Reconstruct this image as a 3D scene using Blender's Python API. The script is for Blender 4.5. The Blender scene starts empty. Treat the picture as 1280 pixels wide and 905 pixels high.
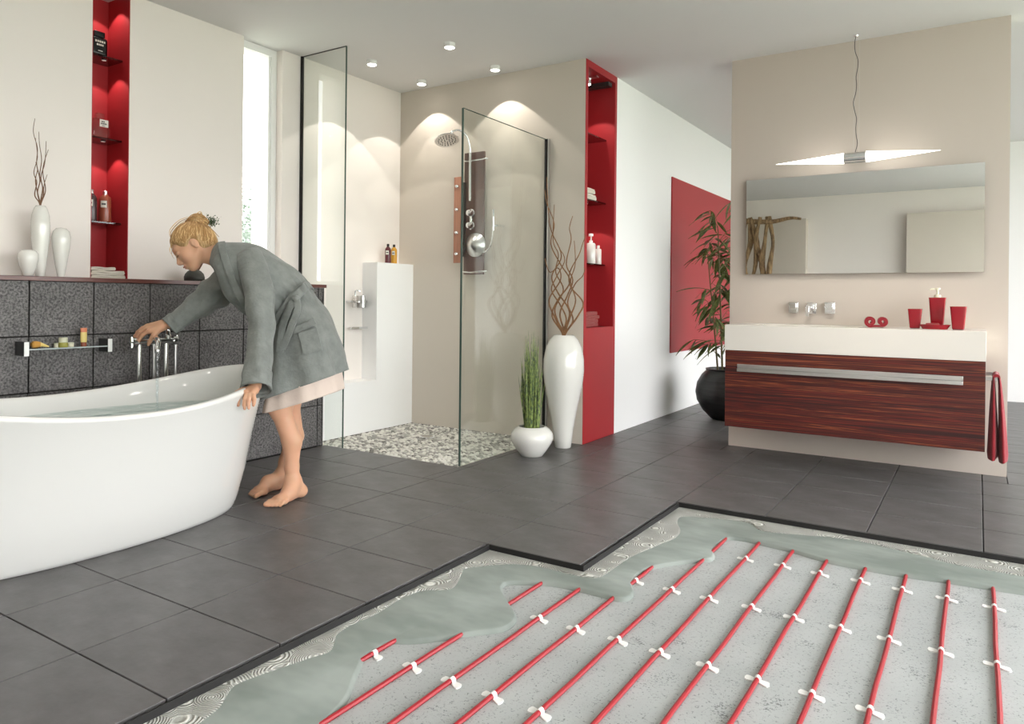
import bpy, bmesh, math, random
import numpy as np
from mathutils import Vector, Matrix
random.seed(7); RNG = np.random.default_rng(7)
PI = math.pi
SC = bpy.context.scene
COL = SC.collection

# ------------------------------------------------------------------ camera
F_PX, CX, CY = 913.43, 640.0, 374.29
YAW, ROLL = math.radians(32.566), math.radians(0.573)
CAM = np.array([0.0, 0.0, 1.0])
FW = np.array([-math.sin(YAW), math.cos(YAW), 0.0])
R0 = np.array([math.cos(YAW), math.sin(YAW), 0.0]); U0 = np.array([0, 0, 1.0])
RT = R0*math.cos(ROLL) + U0*math.sin(ROLL); UP = U0*math.cos(ROLL) - R0*math.sin(ROLL)
cd = bpy.data.cameras.new('camera'); cam = bpy.data.objects.new('camera', cd); COL.objects.link(cam)
cd.sensor_width = 36; cd.lens = F_PX/1280*36; cd.shift_y = -(452.5-CY)/1280
cd.clip_start = .05; cd.clip_end = 200
mw = Matrix(((RT[0], UP[0], -FW[0], CAM[0]), (RT[1], UP[1], -FW[1], CAM[1]), (RT[2], UP[2], -FW[2], CAM[2]), (0, 0, 0, 1)))
cam.matrix_world = mw
SC.camera = cam

# ------------------------------------------------------------------ world, light, exposure
SC.view_settings.view_transform = 'Standard'; SC.view_settings.look = 'None'
SC.view_settings.exposure = 0.12; SC.view_settings.gamma = 1.0; SC.view_settings.use_curve_mapping = False
SC.cycles.use_denoising = True
SC.cycles.max_bounces = 12; SC.cycles.transparent_max_bounces = 24; SC.cycles.caustics_reflective = False; SC.cycles.caustics_refractive = False
SC.cycles.sample_clamp_indirect = 8
W = bpy.data.worlds.new('overcast_sky'); SC.world = W; W.use_nodes = True
W.node_tree.nodes['Background'].inputs[0].default_value = (0.985, 0.99, 1.0, 1)
W.node_tree.nodes['Background'].inputs[1].default_value = 7.6

# ------------------------------------------------------------------ pixel helpers (a direction only; distance from planes)
def ray(x, y): return FW + RT*(x-CX)/F_PX - UP*(y-CY)/F_PX
def on(x, y, ax, v):
    d = ray(x, y); t = (v-CAM[ax])/d[ax]; return CAM + d*t
def fl(x, y, z=0.0): return on(x, y, 2, z)
def dp(x, y, depth): return CAM + ray(x, y)*depth

# ------------------------------------------------------------------ materials
def srgb(r, g, b):
    f = lambda c: (c/12.92 if c <= .04045 else ((c+.055)/1.055)**2.4)
    return (f(r/255), f(g/255), f(b/255), 1)
def mat(name, col, rough=.5, metal=0.0, spec=.5, coat=0.0, var=None, bump=None, emit=None, sss=0, sheen=0):
    """var=(scale(xyz), dark_colour, low, high[, detail]); bump=(scale, strength, distance)"""
    m = bpy.data.materials.new(name); m.use_nodes = True
    N, L = m.node_tree.nodes, m.node_tree.links; b = N['Principled BSDF']
    b.inputs['Base Color'].default_value = col; b.inputs['Roughness'].default_value = rough
    b.inputs['Metallic'].default_value = metal; b.inputs['Specular IOR Level'].default_value = spec
    b.inputs['Coat Weight'].default_value = coat; b.inputs['Coat Roughness'].default_value = .05
    if sss:
        b.inputs['Subsurface Weight'].default_value = sss; b.inputs['Subsurface Radius'].default_value = (.012, .005, .003); b.inputs['Subsurface Scale'].default_value = 1
    if sheen: b.inputs['Sheen Weight'].default_value = sheen
    if emit: b.inputs['Emission Color'].default_value = emit[0]; b.inputs['Emission Strength'].default_value = emit[1]
    tc = None
    if var or bump:
        tc = N.new('ShaderNodeTexCoord')
    if var:
        mp = N.new('ShaderNodeMapping'); mp.inputs['Scale'].default_value = var[0]; L.new(tc.outputs['Object'], mp.inputs[0])
        nz = N.new('ShaderNodeTexNoise'); nz.inputs['Scale'].default_value = 1; nz.inputs['Detail'].default_value = var[4] if len(var) > 4 else 6; nz.inputs['Roughness'].default_value = .65
        L.new(mp.outputs[0], nz.inputs['Vector'])
        cr = N.new('ShaderNodeValToRGB'); cr.color_ramp.elements[0].position = var[2]; cr.color_ramp.elements[1].position = var[3]
        cr.color_ramp.elements[0].color = var[1]; cr.color_ramp.elements[1].color = col
        L.new(nz.outputs[0], cr.inputs[0]); L.new(cr.outputs[0], b.inputs['Base Color'])
    if bump:
        nb = N.new('ShaderNodeTexNoise'); nb.inputs['Scale'].default_value = bump[0]; nb.inputs['Detail'].default_value = 5
        L.new(tc.outputs['Object'], nb.inputs['Vector'])
        bp = N.new('ShaderNodeBump'); bp.inputs['Strength'].default_value = bump[1]; bp.inputs['Distance'].default_value = bump[2]
        L.new(nb.outputs[0], bp.inputs['Height']); L.new(bp.outputs[0], b.inputs['Normal'])
    return m
def thin_glass(name, tint, ior=1.45, rough=0.0, wave=None, haze=0.0):
    m = bpy.data.materials.new(name); m.use_nodes = True
    N, L = m.node_tree.nodes, m.node_tree.links; N.clear()
    o = N.new('ShaderNodeOutputMaterial'); t = N.new('ShaderNodeBsdfTransparent'); t.inputs[0].default_value = tint
    g = N.new('ShaderNodeBsdfGlossy'); g.inputs['Roughness'].default_value = rough; g.inputs['Color'].default_value = (1, 1, 1, 1)
    fr = N.new('ShaderNodeFresnel'); ge = N.new('ShaderNodeNewGeometry'); mi_ = N.new('ShaderNodeMapRange')
    mi_.inputs[3].default_value = ior; mi_.inputs[4].default_value = 1/ior; L.new(ge.outputs['Backfacing'], mi_.inputs[0]); L.new(mi_.outputs[0], fr.inputs[0])
    mx = N.new('ShaderNodeMixShader'); L.new(fr.outputs[0], mx.inputs[0])
    src = t
    if haze:
        df = N.new('ShaderNodeBsdfDiffuse'); df.inputs[0].default_value = (.8, .9, .85, 1)
        m2 = N.new('ShaderNodeMixShader'); m2.inputs[0].default_value = haze; L.new(t.outputs[0], m2.inputs[1]); L.new(df.outputs[0], m2.inputs[2]); src = m2
    L.new(src.outputs[0], mx.inputs[1]); L.new(g.outputs[0], mx.inputs[2]); L.new(mx.outputs[0], o.inputs[0])
    if wave:
        tc = N.new('ShaderNodeTexCoord'); nb = N.new('ShaderNodeTexNoise'); nb.inputs['Scale'].default_value = wave[0]; nb.inputs['Detail'].default_value = 2
        L.new(tc.outputs['Object'], nb.inputs['Vector'])
        bp = N.new('ShaderNodeBump'); bp.inputs['Strength'].default_value = wave[1]; bp.inputs['Distance'].default_value = .02
        L.new(nb.outputs[0], bp.inputs['Height']); L.new(bp.outputs[0], g.inputs['Normal']); L.new(bp.outputs[0], fr.inputs['Normal'])
    return m
def ramp_nodes(m, stops, scale, detail=6, rough=.6, distort=0.0):
    N, L = m.node_tree.nodes, m.node_tree.links; b = N['Principled BSDF']
    tc = N.new('ShaderNodeTexCoord'); mp = N.new('ShaderNodeMapping'); mp.inputs['Scale'].default_value = scale
    L.new(tc.outputs['Object'], mp.inputs[0]); nz = N.new('ShaderNodeTexNoise'); nz.inputs['Scale'].default_value = 1
    nz.inputs['Detail'].default_value = detail; nz.inputs['Roughness'].default_value = rough; nz.inputs['Distortion'].default_value = distort
    L.new(mp.outputs[0], nz.inputs['Vector']); cr = N.new('ShaderNodeValToRGB'); e = cr.color_ramp.elements
    while len(e) < len(stops): e.new(.5)
    for k, (p, c) in enumerate(stops): e[k].position = p; e[k].color = c
    L.new(nz.outputs[0], cr.inputs[0]); L.new(cr.outputs[0], b.inputs['Base Color'])
    return nz, cr

MT = {}
MT['wall_warm'] = mat('wall_warm_white_plaster', srgb(241, 234, 228), .75, bump=(180, .04, .002))
MT['wall_white'] = mat('wall_white_plaster', srgb(247, 247, 246), .75, bump=(180, .04, .002))
MT['wall_beige'] = mat('wall_beige_plaster', srgb(209, 200, 188), .75, bump=(180, .04, .002))
MT['wall_taupe'] = mat('wall_taupe_plaster', srgb(204, 193, 182), .75, bump=(180, .04, .002))
MT['ceiling'] = mat('ceiling_paint', srgb(228, 227, 226), .85, bump=(150, .03, .002))
MT['red'] = mat('red_lacquer', srgb(168, 38, 44), .5, bump=(200, .02, .001))
MT['tile'] = mat('anthracite_floor_tile', srgb(104, 102, 103), .40, spec=.4, var=((5, 7, 7), srgb(84, 82, 82), .35, .65, 8), bump=(60, .12, .003))
MT['wtile'] = mat('rough_slate_wall_tile', srgb(130, 127, 126), .5, var=((95, 95, 95), srgb(58, 56, 56), .38, .61, 12), bump=(140, .6, .005))
# large tone clouds over the wall tile speckle
def _cloud(m, scale, lo):
    N, L = m.node_tree.nodes, m.node_tree.links; b = N['Principled BSDF']; src = b.inputs['Base Color'].links[0].from_socket
    tc = N.new('ShaderNodeTexCoord'); nz = N.new('ShaderNodeTexNoise'); nz.inputs['Scale'].default_value = scale; nz.inputs['Detail'].default_value = 4
    L.new(tc.outputs['Object'], nz.inputs['Vector']); mr = N.new('ShaderNodeMapRange'); mr.inputs[1].default_value = .35; mr.inputs[2].default_value = .65; mr.inputs[3].default_value = lo; mr.inputs[4].default_value = 1
    L.new(nz.outputs[0], mr.inputs[0]); mx = N.new('ShaderNodeMix'); mx.data_type = 'RGBA'; mx.blend_type = 'MULTIPLY'; mx.inputs[0].default_value = 1
    L.new(src, mx.inputs[6]); L.new(mr.outputs[0], mx.inputs[7]); L.new(mx.outputs[2], b.inputs['Base Color'])
_cloud(MT['wtile'], 9, .72)
MT['joint'] = mat('dark_grout', srgb(38, 36, 35), .9)
MT['edge'] = mat('black_edge_strip', srgb(24, 23, 23), .6)
MT['concrete'] = mat('speckled_concrete', srgb(178, 182, 182), .85, var=((130, 130, 130), srgb(112, 115, 115), .30, .42, 4), bump=(150, .25, .003))
def _concrete(m):
    N, L = m.node_tree.nodes, m.node_tree.links; b = N['Principled BSDF']; src = b.inputs['Base Color'].links[0].from_socket
    tc = N.new('ShaderNodeTexCoord')
    a = N.new('ShaderNodeTexNoise'); a.inputs['Scale'].default_value = 7; a.inputs['Detail'].default_value = 5
    c = N.new('ShaderNodeTexNoise'); c.inputs['Scale'].default_value = 150; c.inputs['Detail'].default_value = 3; c.inputs['Roughness'].default_value = .7
    for n in (a, c): L.new(tc.outputs['Object'], n.inputs['Vector'])
    r1 = N.new('ShaderNodeMapRange'); r1.inputs[1].default_value = .56; r1.inputs[2].default_value = .72; r1.inputs[3].default_value = 0; r1.inputs[4].default_value = .16
    L.new(a.outputs[0], r1.inputs[0])
    ad = N.new('ShaderNodeMath'); ad.operation = 'SUBTRACT'; L.new(c.outputs[0], ad.inputs[0]); L.new(r1.outputs[0], ad.inputs[1])
    r2 = N.new('ShaderNodeMapRange'); r2.inputs[1].default_value = .29; r2.inputs[2].default_value = .36; r2.inputs[3].default_value = .45; r2.inputs[4].default_value = 1
    L.new(ad.outputs[0], r2.inputs[0])
    mx = N.new('ShaderNodeMix'); mx.data_type = 'RGBA'; mx.blend_type = 'MULTIPLY'; mx.inputs[0].default_value = 1
    L.new(src, mx.inputs[6]); L.new(r2.outputs[0], mx.inputs[7]); L.new(mx.outputs[2], b.inputs['Base Color'])
_concrete(MT['concrete']); _cloud(MT['concrete'], 4, .9)
MT['level'] = mat('grey_green_levelling_compound', srgb(148, 155, 150), .5, spec=.3, var=((3, 6, 3), srgb(124, 132, 127), .35, .65, 3))
MT['mortar'] = mat('combed_tile_adhesive', srgb(182, 182, 176), .8)
def _comb(m):
    N, L = m.node_tree.nodes, m.node_tree.links; b = N['Principled BSDF']; tc = N.new('ShaderNodeTexCoord')
    v = N.new('ShaderNodeTexVoronoi'); v.inputs['Scale'].default_value = 8.5; v.inputs['Randomness'].default_value = 1; L.new(tc.outputs['Object'], v.inputs['Vector'])
    mu = N.new('ShaderNodeMath'); mu.operation = 'MULTIPLY'; mu.inputs[1].default_value = 120; L.new(v.outputs['Distance'], mu.inputs[0])
    si = N.new('ShaderNodeMath'); si.operation = 'SINE'; L.new(mu.outputs[0], si.inputs[0])
    bp = N.new('ShaderNodeBump'); bp.inputs['Strength'].default_value = .9; bp.inputs['Distance'].default_value = .004; L.new(si.outputs[0], bp.inputs['Height']); L.new(bp.outputs[0], b.inputs['Normal'])
    mr = N.new('ShaderNodeMapRange'); mr.inputs[1].default_value = -1; L.new(si.outputs[0], mr.inputs[0])
    mx = N.new('ShaderNodeMix'); mx.data_type = 'RGBA'; mx.inputs[6].default_value = srgb(160, 161, 155); mx.inputs[7].default_value = srgb(208, 207, 200); L.new(mr.outputs[0], mx.inputs[0]); L.new(mx.outputs[2], b.inputs['Base Color'])
_comb(MT['mortar'])
MT['cable'] = mat('red_heating_cable', srgb(160, 32, 42), .4)
MT['plastic'] = mat('white_plastic', srgb(240, 240, 238), .4)
MT['acrylic'] = mat('white_sanitary_acrylic', srgb(226, 226, 222), .12, spec=.5, coat=.4)
MT['ceramic'] = mat('white_glazed_ceramic', srgb(230, 229, 223), .10, spec=.5, coat=.5)
MT['chrome'] = mat('chrome', (.85, .86, .87, 1), .09, 1.0)
MT['steel'] = mat('brushed_aluminium', (.72, .72, .72, 1), .28, 1.0)
MT['dark_metal'] = mat('black_anodised_profile', srgb(38, 36, 36), .35, .6)
MT['grey_metal'] = mat('grey_bracket_metal', srgb(66, 66, 66), .4, .3)
MT['mirror'] = mat('mirror_silver', (.93, .94, .93, 1), .005, 1.0)
MT['glass'] = thin_glass('shower_glass', (.968, .985, .972, 1))
MT['glass_edge'] = mat('green_glass_edge', srgb(72, 92, 84), .15, spec=.6)
MT['pane'] = thin_glass('window_pane', (.97, .98, .98, 1))
MT['shelf_glass'] = thin_glass('shelf_glass', (.82, .86, .85, 1))
MT['smoked'] = thin_glass('smoked_shelf_glass', (.50, .45, .45, 1))
MT['bottle_glass'] = thin_glass('perfume_bottle_glass', (.88, .86, .84, 1), rough=.03)
MT['water'] = thin_glass('bath_water', (.66, .78, .77, 1), ior=1.33, wave=(9, 1.0), haze=.10)
MT['stream'] = thin_glass('running_water', (.92, .95, .96, 1), ior=1.5, wave=(40, .5))
MT['lamp_glass'] = mat('opal_lamp_glass', (.95, .95, .93, 1), .3, emit=((1, .97, .92, 1), 3.0))
MT['led_dim'] = mat('dim_led_lens', (.9, .9, .9, 1), .3, emit=((1, .9, .8, 1), .25))
MT['led'] = mat('lit_led_lens', (1, 1, 1, 1), .3, emit=((1, .96, .9, 1), 12.0))
MT['zebrano'] = mat('dark_red_ebony_veneer', (1, 1, 1, 1), .32, spec=.4)
ramp_nodes(MT['zebrano'], [(.30, srgb(54, 32, 32)), (.41, srgb(62, 33, 32)), (.455, srgb(116, 44, 36)), (.49, srgb(56, 31, 31)), (.535, srgb(84, 36, 32)), (.565, srgb(154, 82, 54)), (.59, srgb(58, 31, 30)), (.64, srgb(118, 46, 37)), (.68, srgb(52, 30, 30))], (.55, 16, 60), 4, .62, .4)
MT['ledge'] = mat('red_brown_wood_ledge', (1, 1, 1, 1), .3)
ramp_nodes(MT['ledge'], [(.3, srgb(62, 40, 36)), (.45, srgb(108, 66, 58)), (.6, srgb(84, 50, 46)), (.7, srgb(140, 92, 80))], (60, 2.5, 90), 4, .6, .2)
MT['walnut'] = mat('dark_walnut', (1, 1, 1, 1), .35)
ramp_nodes(MT['walnut'], [(.3, srgb(62, 40, 36)), (.5, srgb(96, 66, 58)), (.7, srgb(78, 50, 44))], (60, 30, 3), 5, .6, .3)
MT['salmonwood'] = mat('light_red_wood', (1, 1, 1, 1), .4)
ramp_nodes(MT['salmonwood'], [(.35, srgb(164, 112, 90)), (.65, srgb(184, 132, 108))], (60, 30, 3), 4)
MT['twig'] = mat('brown_twig_bark', srgb(158, 114, 74), .7, var=((60, 60, 30), srgb(112, 76, 48), .35, .65))
MT['twig_dark'] = mat('dark_twig_bark', srgb(112, 78, 52), .7)
MT['blackceramic'] = mat('black_textured_ceramic', srgb(42, 42, 42), .35, var=((3, 3, 40), srgb(22, 22, 22), .4, .6), bump=(25, .3, .01))
MT['stone'] = mat('dark_stone', srgb(58, 58, 54), .5, bump=(30, .2, .005))
MT['leaf'] = mat('bamboo_leaf', srgb(118, 128, 68), .5, var=((30, 30, 30), srgb(66, 80, 42), .35, .65))
MT['bonsai'] = mat('bonsai_leaf', srgb(62, 84, 46), .6)
MT['grass'] = mat('green_reed_blade', srgb(140, 158, 78), .5, var=((60, 60, 45), srgb(58, 78, 40), .42, .58))
MT['soil'] = mat('dark_soil', srgb(52, 44, 38), .9)
MT['stem'] = mat('bamboo_stem', srgb(112, 104, 62), .5)
MT['towel_red'] = mat('red_terry', srgb(142, 32, 42), .95, sheen=.2, bump=(350, .5, .004))
MT['towel_dark'] = mat('dark_red_terry', srgb(150, 62, 58), .95, sheen=.3, bump=(300, .5, .004))
MT['towel_white'] = mat('cream_cotton', srgb(222, 216, 202), .95, bump=(250, .4, .003))
MT['cup_red'] = mat('red_resin', srgb(150, 20, 34), .25, coat=.2)
MT['soap'] = mat('red_soap', srgb(150, 52, 52), .5)
MT['cream'] = mat('cream_plastic', srgb(228, 224, 200), .4)
MT['blackglass'] = mat('black_bottle', srgb(16, 17, 20), .2)
MT['label'] = mat('white_paper_label', srgb(225, 222, 212), .6)
MT['print'] = mat('black_print', srgb(30, 30, 30), .6)
MT['bot_dark'] = mat('dark_shampoo_bottle', srgb(70, 52, 54), .25)
MT['bot_amber'] = mat('amber_shampoo_bottle', srgb(150, 78, 58), .25)
MT['bot_wine'] = mat('wine_red_bottle', srgb(92, 44, 50), .25)
MT['bot_yellow'] = mat('yellow_bottle', srgb(206, 150, 44), .25)
MT['jar_green'] = mat('olive_cream_jar', srgb(168, 164, 84), .3)
MT['jar_pale'] = mat('pale_jar', srgb(205, 206, 180), .4)
MT['tube_orange'] = mat('orange_tube', srgb(214, 128, 92), .4)
MT['tube_yellow'] = mat('yellow_tube_print', srgb(228, 206, 128), .4)
MT['tube_brown'] = mat('brown_cap', srgb(140, 68, 40), .4)
MT['bristle'] = mat('ochre_bristle', srgb(200, 148, 70), .8)
MT['skin'] = mat('skin', srgb(210, 163, 133), .5, spec=.35, sss=.25, bump=(120, .03, .002))
MT['lip'] = mat('lip', srgb(200, 128, 112), .45)
MT['nail'] = mat('finger_nail', srgb(222, 160, 140), .25)
MT['hair'] = mat('blonde_hair', srgb(206, 172, 122), .5, var=((140, 140, 25), srgb(150, 116, 76), .35, .65, 3), bump=(130, .6, .004))
MT['hair_light'] = mat('light_blonde_strand', srgb(222, 190, 138), .5)
MT['hair_dark'] = mat('dark_blonde_strand', srgb(176, 136, 88), .5)
MT['brow'] = mat('brown_brow_hair', srgb(122, 86, 60), .7)
MT['robe'] = mat('grey_green_cotton_robe', srgb(132, 136, 132), .9, sheen=.15, var=((14, 14, 14), srgb(117, 121, 118), .35, .65, 4), bump=(26, .55, .014))
MT['slip'] = mat('pale_pink_slip', srgb(216, 199, 187), .8, bump=(30, .25, .01))
MT['drift'] = mat('driftwood', srgb(172, 142, 104), .8, var=((30, 30, 6), srgb(92, 70, 48), .35, .62, 6), bump=(20, .5, .02))
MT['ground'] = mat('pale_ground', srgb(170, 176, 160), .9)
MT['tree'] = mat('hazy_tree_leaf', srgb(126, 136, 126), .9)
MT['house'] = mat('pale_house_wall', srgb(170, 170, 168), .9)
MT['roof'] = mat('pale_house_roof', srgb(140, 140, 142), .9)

# ------------------------------------------------------------------ mesh helpers
class MB:
    def __init__(s): s.v = []; s.f = []
    def add(s, v, f):
        o = len(s.v); s.v += [tuple(p) for p in v]; s.f += [tuple(i+o for i in q) for q in f]; return s
    def box(s, x0, x1, y0, y1, z0, z1):
        return s.add([(x0,y0,z0),(x1,y0,z0),(x1,y1,z0),(x0,y1,z0),(x0,y0,z1),(x1,y0,z1),(x1,y1,z1),(x0,y1,z1)],
                     [(0,3,2,1),(4,5,6,7),(0,1,5,4),(1,2,6,5),(2,3,7,6),(3,0,4,7)])
    def lathe(s, prof, seg=32, c=(0,0,0), sx=1, sy=1):
        v = []; f = []; n = len(prof)
        for (r, z) in prof:
            for k in range(seg):
                a = 2*PI*k/seg; v.append((c[0]+r*sx*math.cos(a), c[1]+r*sy*math.sin(a), c[2]+z))
        for i in range(n-1):
            for k in range(seg):
                k2 = (k+1) % seg; f.append((i*seg+k, i*seg+k2, (i+1)*seg+k2, (i+1)*seg+k))
        if prof[0][0] > 1e-6: f.append(tuple(range(seg-1, -1, -1)))
        if prof[-1][0] > 1e-6: f.append(tuple((n-1)*seg+k for k in range(seg)))
        return s.add(v, f)
    def tube(s, pts, rad, seg=10, cap=True, flat=None):
        P = [np.array(p, float) for p in pts]; n = len(P)
        rad = [rad]*n if not hasattr(rad, '__len__') else rad
        T = [P[min(i+1, n-1)]-P[max(i-1, 0)] for i in range(n)]; T = [t/max(np.linalg.norm(t), 1e-9) for t in T]
        up = np.array((0, 0, 1.0)) if abs(T[0][2]) < .9 else np.array((1.0, 0, 0))
        u = np.cross(up, T[0]); u /= np.linalg.norm(u); v = []; f = []
        for i in range(n):
            u = u - T[i]*(u@T[i]); u /= np.linalg.norm(u); w = np.cross(T[i], u)
            for k in range(seg):
                a = 2*PI*k/seg; v.append(P[i]+rad[i]*(u*math.cos(a)+w*math.sin(a)*(flat or 1)))
        for i in range(n-1):
            for k in range(seg):
                k2 = (k+1) % seg; f.append((i*seg+k, i*seg+k2, (i+1)*seg+k2, (i+1)*seg+k))
        if cap: f.append(tuple(range(seg-1, -1, -1))); f.append(tuple((n-1)*seg+k for k in range(seg)))
        return s.add(v, f)
    def grid(s, rows, closed=True, cap0=False, cap1=False):
        n = len(rows); m = len(rows[0]); v = [p for r in rows for p in r]; f = []
        for i in range(n-1):
            for k in range(m if closed else m-1):
                k2 = (k+1) % m; f.append((i*m+k, i*m+k2, (i+1)*m+k2, (i+1)*m+k))
        if cap0: f.append(tuple(range(m-1, -1, -1)))
        if cap1: f.append(tuple((n-1)*m+k for k in range(m)))
        return s.add(v, f)
    def ribbon(s, cl, th, y0, y1, axis='y', ny=8, wob=0.0):
        """folded cloth: centre line cl in (a,z), thickness th, extruded from y0 to y1"""
        P = [np.array(p, float) for p in cl]; n = len(P); T = [P[min(i+1, n-1)]-P[max(i-1, 0)] for i in range(n)]
        L_ = []; R_ = []
        for p, t in zip(P, T):
            t = t/max(np.linalg.norm(t), 1e-9); nn = np.array((-t[1], t[0])); L_.append(p+nn*th/2); R_.append(p-nn*th/2)
        loop = L_+R_[::-1]; rows = []
        for j in range(ny+1):
            q = j/ny; y = y0+(y1-y0)*q; e = 1 if 0 < j < ny else .97
            dz = wob*math.sin(q*7+len(cl)); da = wob*math.cos(q*5)
            rows.append([((p[0]+da, y, p[1]+dz) if axis == 'y' else (y, p[0]+da, p[1]+dz)) for p in loop])
        return s.grid(rows, True, True, True)
    def mesh(s, name='m'):
        me = bpy.data.meshes.new(name); me.from_pydata([tuple(map(float, p)) for p in s.v], [], s.f); me.update()
        bm = bmesh.new(); bm.from_mesh(me); bmesh.ops.recalc_face_normals(bm, faces=bm.faces); bm.to_mesh(me); bm.free(); return me
def finish(o, m, smooth=False, bevel=0, angle=35, seg=2):
    o.data.materials.append(m)
    if bevel:
        b = o.modifiers.new('bevel', 'BEVEL'); b.width = bevel; b.segments = seg; b.limit_method = 'ANGLE'; b.angle_limit = math.radians(40)
    if smooth or bevel:
        o.data.polygons.foreach_set('use_smooth', [True]*len(o.data.polygons))
        try: o.data.set_sharp_from_angle(angle=math.radians(angle))
        except Exception: pass
    return o
def obj(name, mb, m, parent=None, smooth=False, bevel=0, angle=35, seg=2):
    o = bpy.data.objects.new(name, mb.mesh(name) if isinstance(mb, MB) else mb); COL.objects.link(o); o.parent = parent
    return finish(o, MT[m] if isinstance(m, str) else m, smooth, bevel, angle, seg)
def tag(o, label, cat, group=None, kind=None):
    o['label'] = label; o['category'] = cat
    if group: o['group'] = group
    if kind: o['kind'] = kind
    return o
def thing(name, label, cat, group=None, loc=(0, 0, 0)):
    o = bpy.data.objects.new(name, None); COL.objects.link(o); o.location = loc; o.empty_display_size = .05
    return tag(o, label, cat, group)
def struct(name, mb, m, label, cat='wall', **k):
    o = obj(name, mb, m, **k); return tag(o, label, cat, kind='structure')
def copy_tree(o, parent=None):
    c = o.copy(); COL.objects.link(c); c.parent = parent
    for ch in list(o.children): copy_tree(ch, c)
    return c
def local(mb, loc):
    mb.v = [(p[0]-loc[0], p[1]-loc[1], p[2]-loc[2]) for p in mb.v]; return mb
def catmull(P, n):
    P = [np.array(p, float) for p in P]; out = []
    for i in range(len(P)-1):
        a, b, c, d = P[max(i-1, 0)], P[i], P[i+1], P[min(i+2, len(P)-1)]
        for k in range(n):
            t = k/n; out.append(.5*((2*b)+(c-a)*t+(2*a-5*b+4*c-d)*t*t+(3*b-a-3*c+d)*t**3))
    out.append(P[-1]); return out
def spot(name, loc, target, size_deg, power, parent=None, blend=.15, radius=.01, col=(1, .94, .86)):
    l = bpy.data.lights.new(name, 'SPOT'); l.energy = power; l.spot_size = math.radians(size_deg); l.spot_blend = blend; l.shadow_soft_size = radius; l.color = col
    o = bpy.data.objects.new(name, l); COL.objects.link(o); o.location = loc
    d = Vector(target)-Vector(loc); o.rotation_euler = d.to_track_quat('-Z', 'Y').to_euler(); o.parent = parent; return o

# ------------------------------------------------------------------ dimensions
XL, XT, ZL, H = -3.99, -3.725, 1.087, 2.675
YS, XC, YC, YM = 4.53, -2.302, 5.045, 5.11
XR, YB, YF = 2.6, -2.2, 9.1
N0, N1, NB = 2.07, 2.274, -4.207          # left niche y range and back
W0, W1 = 3.02, 3.33                        # left window y range

# ------------------------------------------------------------------ room shell
m = MB(); m.box(-4.3, XL, YB, N0, 0, H); m.box(-4.3, NB-.006, N0, N1, 0, H); m.box(NB-.006, XL, N0, N1, 0, ZL-.02)
m.box(-4.3, XL, N1, W0, 0, H); m.box(-4.3, XL, W0, W1, 0, 1.065); m.box(-4.3, XL, W1, YS+.4, 0, H)
wl = struct('wall_left', m, 'wall_warm', 'warm white plaster wall behind the bathtub')
m = MB(); m.box(NB-.005, NB, N0, N1, ZL, H); obj('niche_back', m, 'red', wl)
m = MB(); m.box(NB, XL-.001, N0, N0+.004, ZL, H); obj('niche_side', m, 'red', wl)
m = MB(); m.box(NB, XL-.001, N1-.004, N1, ZL, H); obj('niche_side', m, 'red', wl)

m = MB(); m.box(XL, XT-.012, YB, 3.463, 0, 1.064)
ww = struct('wall_left_lower', m, 'joint', 'grey slate tiled half wall behind the bathtub')
ys = [1.658+.2945*k for k in range(-13, 7)] + [3.475]; zs = [0.006, .277, .5405, .804, 1.064]
shared = {}
for i in range(len(ys)-1):
    for j in range(4):
        y0, y1, z0, z1 = ys[i]+.003, ys[i+1]-.003, zs[j]+.003, zs[j+1]-(.003 if j < 3 else 0)
        key = (round(y1-y0, 4), round(z1-z0, 4))
        if key not in shared:
            shared[key] = obj('wall_tile', MB().box(0, .012, 0, y1-y0, 0, z1-z0), 'wtile', ww, bevel=.002)
            o = shared[key]
        else:
            o = shared[key].copy(); COL.objects.link(o)
        o.location = (XT-.012, y0, z0)
m = MB(); m.box(XT-.012, XT, 3.463, 3.475, 0, 1.064); obj('corner_tile', m, 'wtile', ww)
struct('trim_1', MB().box(XL, XT+.012, YB, 3.487, 1.065, ZL), 'ledge', 'red brown wooden ledge on top of the slate half wall', 'ledge', bevel=.002)

# window in the left wall
wn = struct('window_1', MB().box(-4.11, -4.05, 3.288, W1, ZL, H), 'plastic', 'tall narrow window beside the shower glass', 'window')
obj('window_frame', MB().box(-4.11, -4.05, W0, 3.288, 2.628, H), 'plastic', wn)
obj('window_frame', MB().box(-4.11, -4.05, W0, 3.05, ZL, 2.628), 'plastic', wn)
obj('window_frame', MB().box(-4.11, -4.05, 3.05, 3.288, ZL, 1.12), 'plastic', wn)
obj('window_pane', MB().box(-4.085, -4.08, 3.05, 3.288, 1.12, 2.628), 'pane', wn)
obj('glazing_bead', MB().box(-4.075, -4.058, 3.27, 3.288, 1.12, 2.628), 'plastic', wn)

# shower: back wall, low stepped wall
struct('wall_shower', MB().box(-4.3, XC-.003, YS, YS+.012, 0, H), 'wall_beige', 'beige shower wall with the wooden shower panel')
m = MB(); m.box(XL, -3.84, 4.112, YS, 0, 1.272); m.box(XL, -3.84, 3.476, 4.112, 0, .382)
struct('wall_shower_step', m, 'wall_white', 'white stepped low wall inside the shower')

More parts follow.
